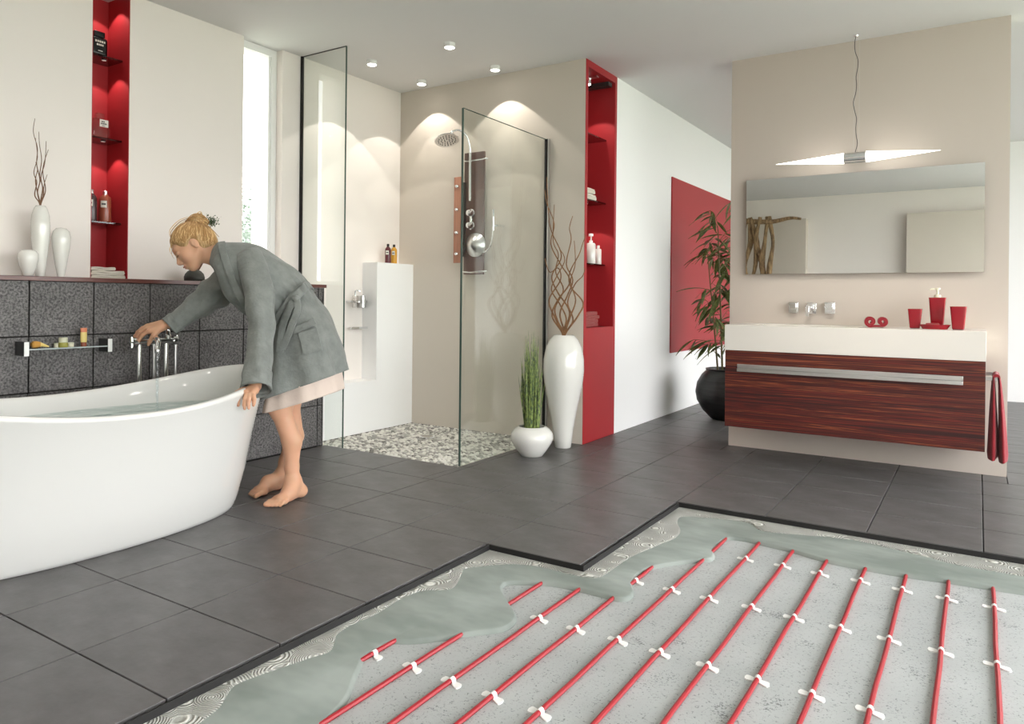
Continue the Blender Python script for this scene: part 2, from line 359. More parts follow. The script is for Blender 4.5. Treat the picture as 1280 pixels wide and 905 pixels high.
# red column with niche
m = MB(); m.box(-2.64, XC, YS+.012, 4.565, 0, H); wc = struct('wall_column', m, 'red', 'red column with a lit shelf niche', 'wall')
obj('niche_side', MB().box(-2.64, XC, 5.01, YC, 0, H), 'red', wc); obj('niche_back', MB().box(-2.64, -2.6, 4.565, 5.01, .806, 2.625), 'red', wc)
obj('niche_base', MB().box(-2.6, XC, 4.565, 5.01, 0, .806), 'red', wc); obj('niche_top', MB().box(-2.64, XC, 4.565, 5.01, 2.625, H), 'red', wc)
obj('edge_cover', MB().box(XC-.003, XC, YS, YS+.012, 0, H), 'red', wc)

struct('wall_corridor', MB().box(-2.64, XC, YC, YF, 0, H), 'wall_white', 'white wall with the square red panel')
struct('wall_far', MB().box(-2.64, XR+.2, YF, YF+.2, 0, H), 'wall_white', 'white far wall past the vanity wall')
struct('wall_vanity', MB().box(-1.462, .145, YM, YM+.15, 0, H), 'wall_taupe', 'free standing taupe wall carrying mirror and vanity')
struct('wall_rear', MB().box(-4.3, XR+.2, YB-.2, YB, 0, H), 'wall_warm', 'white rear wall facing the mirror')
m = MB(); m.box(-4.2, -2.3, YB, YB+.18, 0, 2.32); struct('wall_rear_left', m, 'wall_beige', 'beige half height wall panel reflected beside the driftwood')
m = MB(); m.box(-.9, 1.4, YB, YB+.18, 0, 2.32); struct('wall_rear_right', m, 'wall_beige', 'beige wall panel seen in the right of the mirror')
# right wall: piers, sill and head around wide window openings
m = MB(); m.box(XR, XR+.2, YB, YF, 0, .12); m.box(XR, XR+.2, YB, YF, 2.5, H)
piers = [(-2.2, -1.9), (.6, .75), (3.3, 3.45), (6.0, 6.15), (8.8, 9.1)]
for a, b in piers: m.box(XR, XR+.2, a, b, .12, 2.5)
struct('wall_right', m, 'wall_white', 'white window wall on the garden side')
for k in range(4):
    a, b = piers[k][1], piers[k+1][0]
    f = struct('window_%d' % (k+2), MB().box(XR+.08, XR+.13, a, b, .12, .17), 'plastic', 'large garden window of the window wall', 'window')
    for mb in (MB().box(XR+.08, XR+.13, a, b, 2.45, 2.5), MB().box(XR+.08, XR+.13, a, a+.05, .17, 2.45), MB().box(XR+.08, XR+.13, b-.05, b, .17, 2.45), MB().box(XR+.08, XR+.13, (a+b)/2-.03, (a+b)/2+.03, .17, 2.45)):
        obj('window_frame', mb, 'plastic', f)
struct('ceiling', MB().box(-4.3, XR+.2, YB-.2, YF+.2, H, H+.12), 'ceiling', 'pale grey white painted ceiling', 'ceiling')

# ------------------------------------------------------------------ floor
E1, E2, F1, F2 = -1.675, -1.247, 2.470, 3.512     # step edges of the laid tiles
m = MB(); m.box(-4.3, E1-.012, YB-.2, F1+.012, -.25, -.022); m.box(-4.3, E2-.012, F1+.012, F2+.012, -.25, -.022); m.box(-4.3, XR+.2, F2+.012, YF+.2, -.25, -.022)
flo = struct('floor', m, 'joint', 'anthracite tiled floor laid up to a stepped edge', 'floor')
xs = [-2.118+.4285*k for k in range(-5, 12)]; ysf = [1.073+.3497*k for k in range(-10, 24)]
tshared = {}; ntile = 0
def clip_tile(x0, x1, y0, y1):
    out = []
    x0, x1 = max(x0, XT), min(x1, XR); y0, y1 = max(y0, YB), min(y1, YF)
    if x1-x0 < .02 or y1-y0 < .02: return []
    rects = [(x0, x1, y0, y1)]
    # parts inside the laid area
    res = []
    for (a, b, c, d) in rects:
        if d <= F1+.02: b = min(b, E1)
        elif d <= F2+.02: b = min(b, E2)
        if b-a > .02: res.append((a, b, c, d))
    return res
def floor_tile(a, b, c, d):
    g = .0021; key = (round(b-a, 3), round(d-c, 3))
    if key not in tshared:
        tshared[key] = o = obj('tile', MB().box(g, b-a-g, g, d-c-g, -.021, 0), 'tile', flo, bevel=.0018)
    else:
        o = tshared[key].copy(); COL.objects.link(o)
    o.location = (a, c, 0)
def minus(r, h):
    a, b, c, d = r; A, B, Cc, D = h
    if b <= A or a >= B or d <= Cc or c >= D: return [r]
    o = []
    if a < A: o.append((a, A, c, d)); a = A
    if b > B: o.append((B, b, c, d)); b = B
    if c < Cc: o.append((a, b, c, Cc))
    if d > D: o.append((a, b, D, d))
    return o
TRAY = (-3.84, -2.605, 3.5, YS)
holes = [TRAY, (-4.3, -3.84, 3.475, YS), (-4.3, XC, YS, YF), (-1.462, .145, YM, YM+.15)]
for i in range(len(xs)-1):
    for j in range(len(ysf)-1):
        for r in clip_tile(xs[i], xs[i+1], ysf[j], ysf[j+1]):
            if r[0] > 1.3 or (r[3] < .3): continue
            rs = [r]
            for h_ in holes: rs = [q for p in rs for q in minus(p, h_)]
            for q in rs:
                if q[1]-q[0] > .015 and q[3]-q[2] > .015: floor_tile(*q); ntile += 1
# tiles outside every view of the photograph: one joined part
m = MB()
for i in range(len(xs)-1):
    for j in range(len(ysf)-1):
        for r in clip_tile(xs[i], xs[i+1], ysf[j], ysf[j+1]):
            if r[0] > 1.3 or r[3] < .3: m.box(r[0]+.0016, r[1]-.0016, r[2]+.0016, r[3]-.0016, -.021, 0)
o = obj('outlying_tiles', m, 'tile', flo); o['kind'] = 'stuff'
obj('edge_strip', MB().box(E1, E1+.003, YB, F1-.003, -.03, -.0005), 'edge', flo); obj('edge_strip', MB().box(E1, E2+.003, F1-.003, F1, -.03, -.0005), 'edge', flo)
obj('edge_strip', MB().box(E2, E2+.003, F1, F2-.003, -.03, -.0005), 'edge', flo); obj('edge_strip', MB().box(E2, XR, F2-.003, F2, -.03, -.0005), 'edge', flo)

# shower floor of flat pebbles
fs = struct('floor_shower', MB().box(TRAY[0], TRAY[1], TRAY[2], TRAY[3], -.021, -.006), mat('pebble_grout', srgb(196, 194, 184), .8), 'shower floor of small grey and white pebbles', 'floor')
peb = [MB() for _ in range(4)]
py_ = TRAY[2]+.016; row = 0
while py_ < TRAY[3]-.012:
    px_ = TRAY[0]+.02+(row % 2)*.018
    while px_ < TRAY[1]-.018:
        q = random.choices(range(4), (5, 3, 3, 1))[0]; a = random.uniform(0, PI); rx, ry = random.uniform(.0145, .021), random.uniform(.010, .0145)
        cx_, cy_ = px_+random.uniform(-.005, .005), py_+random.uniform(-.004, .004)
        v = []; n = 7
        for (s_, z_) in ((1, -.006), (.92, -.001), (.55, .003)):
            for k in range(n):
                t = 2*PI*k/n; ex, ey = rx*s_*math.cos(t), ry*s_*math.sin(t)
                X, Y = cx_+ex*math.cos(a)-ey*math.sin(a), cy_+ex*math.sin(a)+ey*math.cos(a)
                v.append((min(max(X, TRAY[0]), TRAY[1]), min(max(Y, TRAY[2]), TRAY[3]), z_))
        f = [(i*n+k, i*n+(k+1) % n, (i+1)*n+(k+1) % n, (i+1)*n+k) for i in range(2) for k in range(n)]+[tuple(2*n+k for k in range(n))]
        peb[q].add(v, f); px_ += random.uniform(.030, .040)
    py_ += .0255; row += 1
for q, c in enumerate((srgb(226, 224, 216), srgb(190, 188, 180), srgb(160, 158, 152), srgb(120, 118, 112))):
    o = obj('pebble_mosaic', peb[q], mat('pebble_%d' % q, c, .5), fs, smooth=True); o['kind'] = 'stuff'
c_ = fl(534, 546)
dr = thing('shower_drain', 'round chrome drain cover set into the pebble floor', 'drain', loc=(c_[0], c_[1], 0))
obj('cover', MB().lathe([(.045, 0), (.045, .004), (.040, .006), (0, .006)], 24), 'chrome', dr, smooth=True); obj('rim', MB().lathe([(.052, -.004), (.052, .003), (.046, .003)], 24), 'steel', dr, smooth=True)

# exposed layers
ZC, ZV = -.042, -.027
struct('floor_concrete', MB().box(E1-.012, XR+.2, YB-.2, F2+.012, -.25, ZC), 'concrete', 'pale speckled concrete slab carrying the red heating cables', 'floor')
green = [(330,960),(395,905),(428,872),(438,848),(446,830),(453,818),(470,808),(490,797.5),(510,797.5),(540,795),(590,787.5),(625,783),(639,775),(641,765),(634,753),(625,738),(626,729),(640,725),(690,727),(727,734),(755,741),(773,745.5),(784,744),(789,737),(787,727),(796,715),(815,706),(850,700),(876,697.5),(887,696),(890,691),(888,685),(896,677),(909,670.5),(928,671.5),(953,677),(993,686.5),(1037,699),(1083,708),(1133,716.5),(1185,723.5),(1240,732),(1300,741),(1420,760)]
mort = [(130,960),(200,925),(242,904),(262,890),(273,880),(284,862),(297,851),(340,835),(391,818),(410,812),(416,800),(420,790),(441,777),(469,765),(500,746),(527,736),(550,735),(564,733),(571,725),(576,714),(583,708),(635,703),(675,706),(716,716),(743,720),(758,714),(786,695),(823,679),(842,671),(849,662),(845,651),(854,644),(900,647),(937,652),(954,662),(1005,667),(1032,669),(1072,674),(1116,684),(1166,696),(1200,704.5),(1300,722),(1420,745)]
def layer(name, pxs, ztop, zbot, skirt, m_, label):
    inner = [fl(x, y, ztop) for x, y in pxs]; inner = catmull(inner, 4)
    a = [np.array((p[0], p[1])) for p in inner]
    a[0][0] = max(a[0][0], E1+.02)
    ext0 = np.array((a[0][0], YB)); ext1 = np.array((XR, a[-1][1]))
    a = [ext0]+a+[ext1]
    nrm = []
    for i in range(len(a)):
        t = a[min(i+1, len(a)-1)]-a[max(i-1, 0)]; t = t/np.linalg.norm(t); nrm.append(np.array((t[1], -t[0])))
    outer = [(XR, F2-.002), (E2+.002, F2-.002), (E2+.002, F1-.002), (E1+.002, F1-.002), (E1+.002, YB)]
    top = [(p[0], p[1], ztop) for p in a]+[(x, y, ztop) for x, y in outer]
    mb = MB(); nb = len(a); mb.v = top+[(p[0]+n[0]*skirt*.45, p[1]+n[1]*skirt*.45, ztop-(ztop-zbot)*.22) for p, n in zip(a, nrm)]+[(p[0]+n[0]*skirt, p[1]+n[1]*skirt, zbot) for p, n in zip(a, nrm)]
    nt = len(top); mb.f = [tuple(range(nt))]
    for i in range(nb-1): mb.f.append((i, i+1, nt+i+1, nt+i)); mb.f.append((nt+i, nt+i+1, nt+nb+i+1, nt+nb+i))
    me = mb.mesh(name); bm = bmesh.new(); bm.from_mesh(me); bmesh.ops.triangulate(bm, faces=[f for f in bm.faces if len(f.verts) > 4]); bm.to_mesh(me); bm.free()
    o = obj(name, me, m_, smooth=True, angle=50); return tag(o, label, 'floor', kind='structure')
layer('floor_levelling', green, ZV, ZC, .012, 'level', 'smooth grey green levelling layer poured over the cables')
layer('floor_mortar', mort, -.022, ZV, .006, 'mortar', 'combed pale tile adhesive along the stepped tile edge')

# red heating cables and white clips
cables = [[(500,797),(453,825)], [(684,725),(590,784.5),(400,905)], [(727.5,733),(500,898)], [(819,705.5),(772,743),(572,905)], [(910,671),(883,696),(658,905)], [(952,675),(743,905)], [(993.6,685),(830,905)],
          [(1036,695),(915,905)], [(1083,705),(1000,905)], [(1132.7,713),(1084.5,905)], [(1185,720.6),(1168,905)], [(1240,728.7),(1251.7,905)]]
clips = [[(473,818)], [(516,832)], [(676,772.5),(567,851)], [(798,726),(723,786),(619.6,870)], [(841,736.5),(774.6,799.5),(677.6,890)], [(934,698),(888,747.5),(827.5,815)], [(977.7,706),(940,758),(886.5,831.5)],
         [(1025.6,716),(993,771),(948.4,848.7)], [(1075.5,725),(1051,784),(1015.8,867)], [(1127.7,736),(1111.5,798),(1089,887)], [(1183,747),(1176.5,813)], [(1242,758),(1246.6,830)]]
ZK = ZC+.0070
cl = MB()
for s_ in (-1, 1):
    out = []
    for k in range(13):
        t = k/12; w_ = .0075+.0055*math.sin(min(t*1.25, 1)*PI/2); w_ *= math.sqrt(max(0, 1-max(0, (t-.8)/.2)**2)); out.append((.005+.030*t, w_))
    lp = [(s_*x, w_+s_*.001*0-.010*(x/.035)*(1 if s_ > 0 else -.3)) for x, w_ in out]+[(s_*x, -w_-.010*(x/.035)*(1 if s_ > 0 else -.3)) for x, w_ in out[::-1]]
    v = [(x, y, 0) for x, y in lp]+[(x, y, .003) for x, y in lp]; n = len(lp)
    cl.add(v, [tuple(range(n)), tuple(range(2*n-1, n-1, -1))]+[(k, (k+1) % n, n+(k+1) % n, n+k) for k in range(n)])
arch = [[((.0085+e)*math.cos(PI*k/8)*1.05, yy, max(0, (.0125+e)*math.sin(PI*k/8)+.003)) for k in range(9)] for yy, e in ((-.0075, 0), (.0075, 0))]
archi = [[(.0066*math.cos(PI*k/8), yy, max(0, .0100*math.sin(PI*k/8)+.002)) for k in range(9)] for yy in (-.0075, .0075)]
cl.grid([arch[0], arch[1], archi[1], archi[0], arch[0]], closed=False)
clip_me = cl.mesh('cable_clip'); clip_first = True
for ci, (pts, cps) in enumerate(zip(cables, clips)):
    W3 = [fl(x, y, ZK) for x, y in pts]
    xm = np.mean([p[0] for p in W3]); ytop = max(p[1] for p in W3)+.06
    P = [(xm+.0015*math.sin(k*2.1+ci), YB+.3+(ytop-YB-.3)*k/24, ZK) for k in range(25)]
    o = obj('heating_cable', MB().tube(P, .0068, 8), 'cable', smooth=True)
    ordn = ['first', 'second', 'third', 'fourth', 'fifth', 'sixth', 'seventh', 'eighth', 'ninth', 'tenth', 'eleventh', 'twelfth'][ci]
    lab = '%s red heating cable on the concrete counting from the bathtub side' % ordn
    tag(o, lab, 'cable', 'red floor heating cables')
    for qi, (x, y) in enumerate(cps):
        p = fl(x, y, ZK); c = bpy.data.objects.new('cable_clip', clip_me); COL.objects.link(c); c.location = (xm, p[1], ZC)
        if clip_first: clip_me.materials.append(MT['plastic']); clip_first = False
        tag(c, 'white clip on the %s heating cable from the bathtub, %s the levelling layer' % (ordn, ['next to', 'second from', 'third from'][qi]), 'clip', 'white cable clips on the concrete')

# ------------------------------------------------------------------ bathtub, water
TX, TY, TA, TB, TN, TZ, TK = -3.06, 1.61, .425, .785, 2.15, .547, .105
BXs, BY, BA, BB, BN = -3.06, 1.594, .228, .648, 2.087
def sell(X, Y, a, b, n, t):
    c, s_ = math.cos(t), math.sin(t); return X+a*math.copysign(abs(c)**(2/n), c), Y+b*math.copysign(abs(s_)**(2/n), s_)
SEG = 96
def tub_ring(s_, zf, inset=0.0, zoff=0.0, zabs=None):
    r = []
    for k in range(SEG):
        t = 2*PI*(k+.5)/SEG
        x1, y1 = sell(TX, TY, TA-inset, TB-inset, TN, t); x0, y0 = sell(BXs, BY, BA-inset*.6, BB-inset*.6, BN, t)
        xr, yr = sell(TX, TY, TA, TB, TN, t); zr = TZ+TK*((yr-TY)/TB)**2
        r.append((x0+(x1-x0)*s_, y0+(y1-y0)*s_, (zr*zf+zoff) if zabs is None else zabs))
    return r
prof = [(0, .0), (.05, .006), (.10, .035), (.2, .10), (.40, .30), (.60, .58), (.84, .86), (.95, .955)]
rows = [tub_ring(s_, z) for s_, z in prof]+[tub_ring(.985, .982), tub_ring(1.0, .996, 0, 0), tub_ring(1, 1, .004, .006), tub_ring(1, 1, .012, .010), tub_ring(1, 1, .024, .010), tub_ring(1, 1, .034, .006), tub_ring(.99, .99, .040, 0), tub_ring(.95, .955, .044), tub_ring(.84, .86, .046), tub_ring(.62, .6, .046), tub_ring(.44, .35, .046), tub_ring(.28, .2, .046), tub_ring(.05, .14, .046), tub_ring(-.3, .12, .06), tub_ring(-.8, .12, .06)]
tub = obj('bathtub', MB().grid(rows, True, True, True), 'acrylic', smooth=True, angle=70)
tag(tub, 'white oval freestanding bathtub with raised end and flowing rim', 'bathtub')
ZW = .485
def wring(sc_): return [(TX+(p[0]-TX)*sc_, TY+(p[1]-TY)*sc_, ZW) for p in tub_ring(.80, .8, .048)]
wr = [wring(k/14) for k in range(14, 0, -1)]
wt = obj('bath_water', MB().grid(wr, True, False, True), 'water', smooth=True); tag(wt, 'clear rippled water filling the white bathtub', 'water')

# ------------------------------------------------------------------ freestanding bath tap
XP = -3.585
tp1, tp2 = on(174, 430, 0, XP), on(207.5, 430, 0, XP); zb = .765
tap = thing('bath_tap', 'chrome floor standing bath mixer tap behind the bathtub', 'tap', loc=(XP, (tp1[1]+tp2[1])/2, 0))
def tpart(name, mb, m_='chrome', parent=None, **k): return obj(name, local(mb, tap.location), m_, parent or tap, smooth=True, **k)
for p in (tp1, tp2):
    tpart('supply_pipe', MB().tube([(XP, p[1], .012), (XP, p[1], zb-.005)], .0125, 14)); tpart('floor_flange', MB().lathe([(.035, 0), (.035, .008), (.02, .014), (.014, .014)], 20, (XP, p[1], 0)))
ya, yb = on(168, 428, 0, XP)[1], on(218, 424, 0, XP)[1]
tpart('mixer_bar', MB().tube([(XP, ya, zb), (XP, yb, zb)], .017, 16))
for y in (ya, yb):
    kn = tpart('handle', MB().tube([(XP, y-.012, zb), (XP, y+.012, zb)], .024, 16)); s_ = -1 if y == ya else 1
    tpart('cross_grip', MB().tube([(XP, y+s_*.014, zb-.028), (XP, y+s_*.014, zb+.028)], .005, 8).tube([(XP-.028, y+s_*.014, zb), (XP+.028, y+s_*.014, zb)], .005, 8), parent=tap)
ysp = on(191, 428, 0, XP)[1]
YST = ysp+.012-.06
SE = on(197, 441, 0, -3.27)
sp = catmull([(XP, ysp, zb+.002), (XP+.09, ysp-.03, zb+.022), (XP+.20, (ysp+SE[1])/2-.02, zb+.026), (SE[0]-.035, SE[1]+.025, zb+.018), (SE[0]-.003, SE[1], SE[2]+.02), SE], 6)
tpart('spout', MB().tube(sp, .0125, 14))
h1 = on(191.5, 440, 0, XP); h2 = on(219, 430, 0, XP)
tpart('shower_hose', MB().tube(catmull([(XP+.005, h1[1], zb), (XP+.005, h1[1]+.003, .62), (XP+.003, h1[1], .5), (XP, h1[1]-.02, .3), (XP, h1[1]+.04, .2), (XP, h2[1]-.05, .25), (XP+.005, h2[1]+.004, .45), (XP+.005, h2[1], .6), (XP+.005, h2[1], zb)], 6), .0075, 10), 'steel')
tpart('hand_shower_holder', MB().lathe([(.016, 0), (.018, .02), (.012, .03), (.012, .05), (.0, .052)], 14, (XP, tp2[1]+.01, zb+.01)))
se = sp[-1]-np.array((0, 0, .002))
st = [(se[0]+.0008*math.sin(k*1.3), se[1]+.0008*math.cos(k*1.7), se[2]-(se[2]-ZW)*k/16) for k in range(17)]
so = obj('water_stream', MB().tube(st, [.0095-.0045*(k/16)+.0006*math.sin(k*2.0) for k in range(17)], 12, flat=.7), 'stream', smooth=True); tag(so, 'thin stream of water falling from the tap spout', 'water')

# ------------------------------------------------------------------ ledge things
def vase(name, px_, pbase, xw, zb_, prof, seg, label, cat, group=None, mname='ceramic'):
    p = on(px_, pbase, 0, xw); o = obj(name, MB().lathe(prof, seg), mname, smooth=True, angle=60); o.location = (p[0], p[1], zb_); return tag(o, label, cat, group)
v_tall = vase('tall_vase', 50, 345, -3.86, ZL, [(.017, 0), (.020, .01), (.030, .10), (.039, .19), (.041, .25), (.038, .30), (.028, .335), (.020, .347), (.014, .347), (.016, .33), (.02, .30), (.0, .28)], 32, 'tall slim white vase with curly twigs on the ledge', 'vase', 'white ledge vases')
vase('teardrop_vase', 76, 345, -3.84, ZL, [(.014, 0), (.018, .02), (.030, .09), (.040, .16), (.042, .20), (.036, .228), (.022, .243), (.0, .247)], 32, 'medium white teardrop vase next to the tall twig vase', 'vase', 'white ledge vases')
vase('small_vase', 35, 345, -3.83, ZL, [(.018, 0), (.024, .01), (.036, .05), (.043, .085), (.042, .108), (.032, .122), (.022, .126), (.018, .122), (.0, .115)], 32, 'small squat white vase in front of the tall twig vase', 'vase', 'white ledge vases')
def twigs(paths, base, plane_ax, plane_v, r0, m_, label, group):
    for pts in paths:
        n = len(pts); off = random.uniform(-.045, .045)
        P = [on(x, y, plane_ax, plane_v) for x, y in pts]
        P = [np.array(p)+np.array((0, 0, 0)) for p in P]
        for i in range(n): P[i][plane_ax] += off*(i/max(1, n-1))
        P[0] = P[0]*.6+np.array(base)*.4
        C = catmull([np.array(base)+np.array((random.uniform(-.02, .02)*(r0/.0068), random.uniform(-.02, .02)*(r0/.0068), -.08))]+P, 6)
        o = obj('twig', MB().tube(C, [r0*(1-.65*k/(len(C)-1)) for k in range(len(C))], 7), m_, smooth=True); tag(o, label, 'twig', group)
b = v_tall.location
twigs([[(49,254),(47,240),(50,225),(46,205),(47,185),(42,165),(44,148)], [(50,254),(53,235),(49,220),(51,200),(48,180),(47,165)], [(51,254),(55,240),(52,222),(57,205),(59,190),(60,176)], [(50,254),(46,240),(43,225),(45,212),(42,203)], [(51,254),(54,245),(56,230),(60,218)],
       [(49,254),(44,244),(47,228),(44,215),(49,196),(47,172)], [(51,254),(57,238),(54,218),(55,205),(61,187)]], (b.x, b.y, ZL+.345), 0, b.x, .0032, 'twig_dark', 'thin curly twig standing in the tall slim ledge vase', 'twigs in the slim ledge vase')

# left niche shelves, bottles, towels
def text_marks(parent, rows_, origin, ux, uz, m_, name='printed_lettering'):
    """rows of small strokes: (u0,u1,v,h)"""
    mb = MB(); o = np.array(origin); ux = np.array(ux); uz = np.array(uz); nn = np.cross(ux, uz)
    for (u0, u1, v, h) in rows_:
        u = u0
        while u < u1:
            w_ = random.uniform(.55, .9)*h
            a = o+ux*u+uz*v; b_ = o+ux*min(u+w_, u1)+uz*(v+h)
            P = [o+ux*u+uz*v, o+ux*min(u+w_, u1)+uz*v, o+ux*min(u+w_, u1)+uz*(v+h), o+ux*u+uz*(v+h)]
            mb.add([p for p in P]+[p+nn*.0006 for p in P], [(0, 1, 2, 3), (4, 5, 6, 7), (0, 1, 5, 4), (1, 2, 6, 5), (2, 3, 7, 6), (3, 0, 4, 7)]); u += w_+.25*h
    o_ = obj(name, mb, m_, parent); o_['kind'] = 'stuff'; return o_
for z, lab in ((2.315, 'dark glass shelf under the black perfume bottle in the bathtub niche'), (1.866, 'dark glass shelf under the clear perfume bottle in the bathtub niche'), (1.405, 'dark glass shelf under the shampoo bottles in the bathtub niche')):
    o = obj('niche_shelf', MB().box(NB+.001, -4.052, N0+.005, N1-.005, z-.010, z), 'smoked', bevel=.001); tag(o, lab, 'shelf', 'glass shelves in the bathtub niche')
YN = (N0+N1)/2
# black bottle
def bottle_flat(name, y0, y1, x0, x1, z, hgt, m_, label, neck=(.03, .035), cap='blackglass', bev=.016, group=None):
    t = thing(name, label, 'bottle', group, ((x0+x1)/2, (y0+y1)/2, z))
    obj('body', MB().box(-(x1-x0)/2, (x1-x0)/2, -(y1-y0)/2, (y1-y0)/2, 0, hgt), m_, t, bevel=bev, seg=4)
    obj('cap', MB().box(-neck[0]*.4, neck[0]*.4, -neck[0]*.6, neck[0]*.6, hgt, hgt+neck[1]), cap, t, bevel=.003)
    return t
bb = bottle_flat('perfume_bottle', 2.112, 2.202, -4.125, -4.075, 2.315, .105, 'blackglass', 'black perfume bottle with white lettering on the top niche shelf', (.048, .03))
text_marks(bb, [(-.028, .028, .072, .011), (-.020, .018, .054, .010), (-.012, .012, .025, .004)], (.0256, 0, 0), (0, 1, 0), (0, 0, 1), 'label')
cb = bottle_flat('perfume_bottle', 2.122, 2.217, -4.125, -4.075, 1.866, .105, 'bottle_glass', 'clear glass perfume bottle with white label on the middle niche shelf', (.034, .034), 'bottle_glass', .008)
lb = obj('label', MB().box(.0252, .0262, -.012, .034, .062, .102), 'label', cb); text_marks(lb, [(-.003, .014, .087, .007), (-.006, .026, .076, .007), (0, .016, .067, .003)], (.0263, 0, 0), (0, 1, 0), (0, 0, 1), 'print')
def shampoo(loc, r, hgt, m_, label, group=None, cap='steel'):
    t = thing('shampoo_bottle', label, 'bottle', group, loc)
    obj('body', MB().lathe([(r*.95, 0), (r, .006), (r, hgt*.80), (r*.9, hgt*.88), (r*.55, hgt*.96), (r*.4, hgt)], 24), m_, t, smooth=True)
    obj('cap', MB().lathe([(r*.42, hgt), (r*.42, hgt+.018), (r*.35, hgt+.021), (0, hgt+.021)], 18), cap, t, smooth=True)
    d = -np.array(loc[:2]); d = d/np.linalg.norm(d); a0 = math.atan2(d[1], d[0])
    rows_ = [[(loc[0]*0+(r+.0006)*math.cos(a0+aa), (r+.0006)*math.sin(a0+aa), zz) for aa in np.linspace(-.75, .25, 8)] for zz in (hgt*.52, hgt*.76)]
    l_ = obj('label', MB().grid(rows_, False), 'label', t)
    rows_ = [[((r+.0011)*math.cos(a0+aa), (r+.0011)*math.sin(a0+aa), zz) for aa in np.linspace(-.6, .1, 8)] for zz in (hgt*.61, hgt*.67)]
    obj('printed_lettering', MB().grid(rows_, False), 'grey_metal', l_)
    return t
shampoo((-4.075, 2.118, 1.405), .026, .15, 'bot_dark', 'dark shampoo bottle on the bottom niche shelf above the towels', 'niche shampoo bottles')
shampoo((-4.10, 2.205, 1.405), .031, .155, 'bot_amber', 'amber shampoo bottle on the bottom niche shelf above the towels', 'niche shampoo bottles')
def folded(w_, t_, layers):
    """S-fold centre line of width w_"""
    cl_ = []; 
    for i in range(layers):
        z = t_*(.5+i); a, b_ = (0, w_) if i % 2 == 0 else (w_, 0)
        s_ = 1 if i % 2 == 0 else -1; r = t_/2
        for q in np.linspace(0, 1, 8): cl_.append((a+(b_-a)*q*(.97)+(.0), z+.0015*math.sin(q*9+i)))
        if i < layers-1:
            ex = a+(b_-a)*.97
            for q in (.2, .4, .6, .8): cl_.append((ex+s_*r*math.sin(PI*q), z+r-r*math.cos(PI*q)))
    return cl_
zt = ZL
for k, (w_, n_, t_, lab) in enumerate([(.185, 2, .0105, 'bottom cream towel of the folded stack on the ledge niche'), (.18, 2, .0115, 'middle cream towel of the folded stack on the ledge niche'), (.13, 2, .009, 'top cream towel of the folded stack on the ledge niche')]):
    mb = MB().ribbon(folded(w_, t_, n_), t_*.93, -4.16+.01*k, -4.0, 'x', 8, .0012); mb.v = [(x, y+N0+.008, z) for x, y, z in mb.v]
    o = obj('folded_towel', local(mb, (-4.1, YN, zt)), 'towel_white', smooth=True, angle=60); o.location = (-4.1, YN, zt+zt); 
    o.location = (-4.1, YN, zt*2+.0015); tag(o, lab, 'towel', 'cream towels in the bathtub niche'); zt += t_*n_+.001
# stone bowl with bonsai on ledge
pb = on(243, 348, 0, -3.86)
pl = thing('bonsai_pot', 'small bonsai growing in a rounded dark stone on the ledge', 'plant', loc=(pb[0], pb[1], ZL))
mb = MB(); mb.lathe([(.052, 0), (.056, .004), (.057, .026), (.055, .030), (.050, .044), (.036, .060), (.018, .068), (0, .070)], 36, sy=1.0); obj('stone', mb, 'stone', pl, smooth=True, angle=50)
bq = on(264, 277, 0, -3.86)-np.array((pb[0], pb[1], ZL)); tr = catmull([(0, .02, .06), (.005, bq[1]*.5, .12), (0, bq[1]*.75, .18), (.0, bq[1], bq[2]-.01)], 5); obj('trunk', MB().tube(tr, [.006-.0003*k for k in range(len(tr))], 8), 'twig_dark', pl, smooth=True)
mb = MB()
for k in range(260):
    c = bq+RNG.normal(size=3)*np.array((.018, .022, .016)); d = RNG.normal(size=3); d /= np.linalg.norm(d); e = np.cross(d, RNG.normal(size=3)); e /= np.linalg.norm(e)
    mb.add([c-d*.007, c+e*.003, c+d*.007, c-e*.003], [(0, 1, 2, 3)])
o = obj('foliage', mb, 'bonsai', pl); o['kind'] = 'stuff'

# glass wall shelf on the slate tiles
q1, q2 = on(33, 435, 0, XT+.09), on(137.5, 427, 0, XT+.09)
ZS = .752
ws = thing('wall_shelf', 'narrow glass shelf between two dark square brackets on slate tiles', 'shelf', loc=(XT, (q1[1]+q2[1])/2, ZS))
for p in (q1, q2):
    bk = obj('bracket', local(MB().box(XT, XT+.085, p[1]-.008, p[1]+.012, ZS-.032, ZS+.032), ws.location), 'grey_metal', ws, bevel=.001)
    obj('bracket_cap', local(MB().box(XT+.085, XT+.089, p[1]-.008, p[1]+.012, ZS-.032, ZS+.032), ws.location), 'plastic', bk)
obj('glass_plate', local(MB().box(XT+.008, XT+.088, q1[1]+.012, q2[1]-.008, ZS-.006, ZS), ws.location), 'shelf_glass', ws)
obj('front_edge', local(MB().box(XT+.0875, XT+.0885, q1[1]+.012, q2[1]-.008, ZS-.006, ZS), ws.location), mat('glass_shelf_edge', srgb(170, 180, 180), .2), ws)
def on_shelf(px_, x): return on(px_, 430, 0, x)[1]
y = on_shelf(72, XT+.05)
t = thing('cream_jar', 'olive cream jar with a white lid stacked on pale jars', 'jar', 'jars on the glass wall shelf', (XT+.055, on_shelf(79, XT+.055), ZS))
obj('body', MB().lathe([(.019, 0), (.021, .004), (.021, .02), (.018, .022)], 24), 'jar_green', t, smooth=True); obj('lid', MB().lathe([(.019, .0225), (.019, .044), (.017, .046), (0, .046)], 24), 'jar_pale', t, smooth=True)
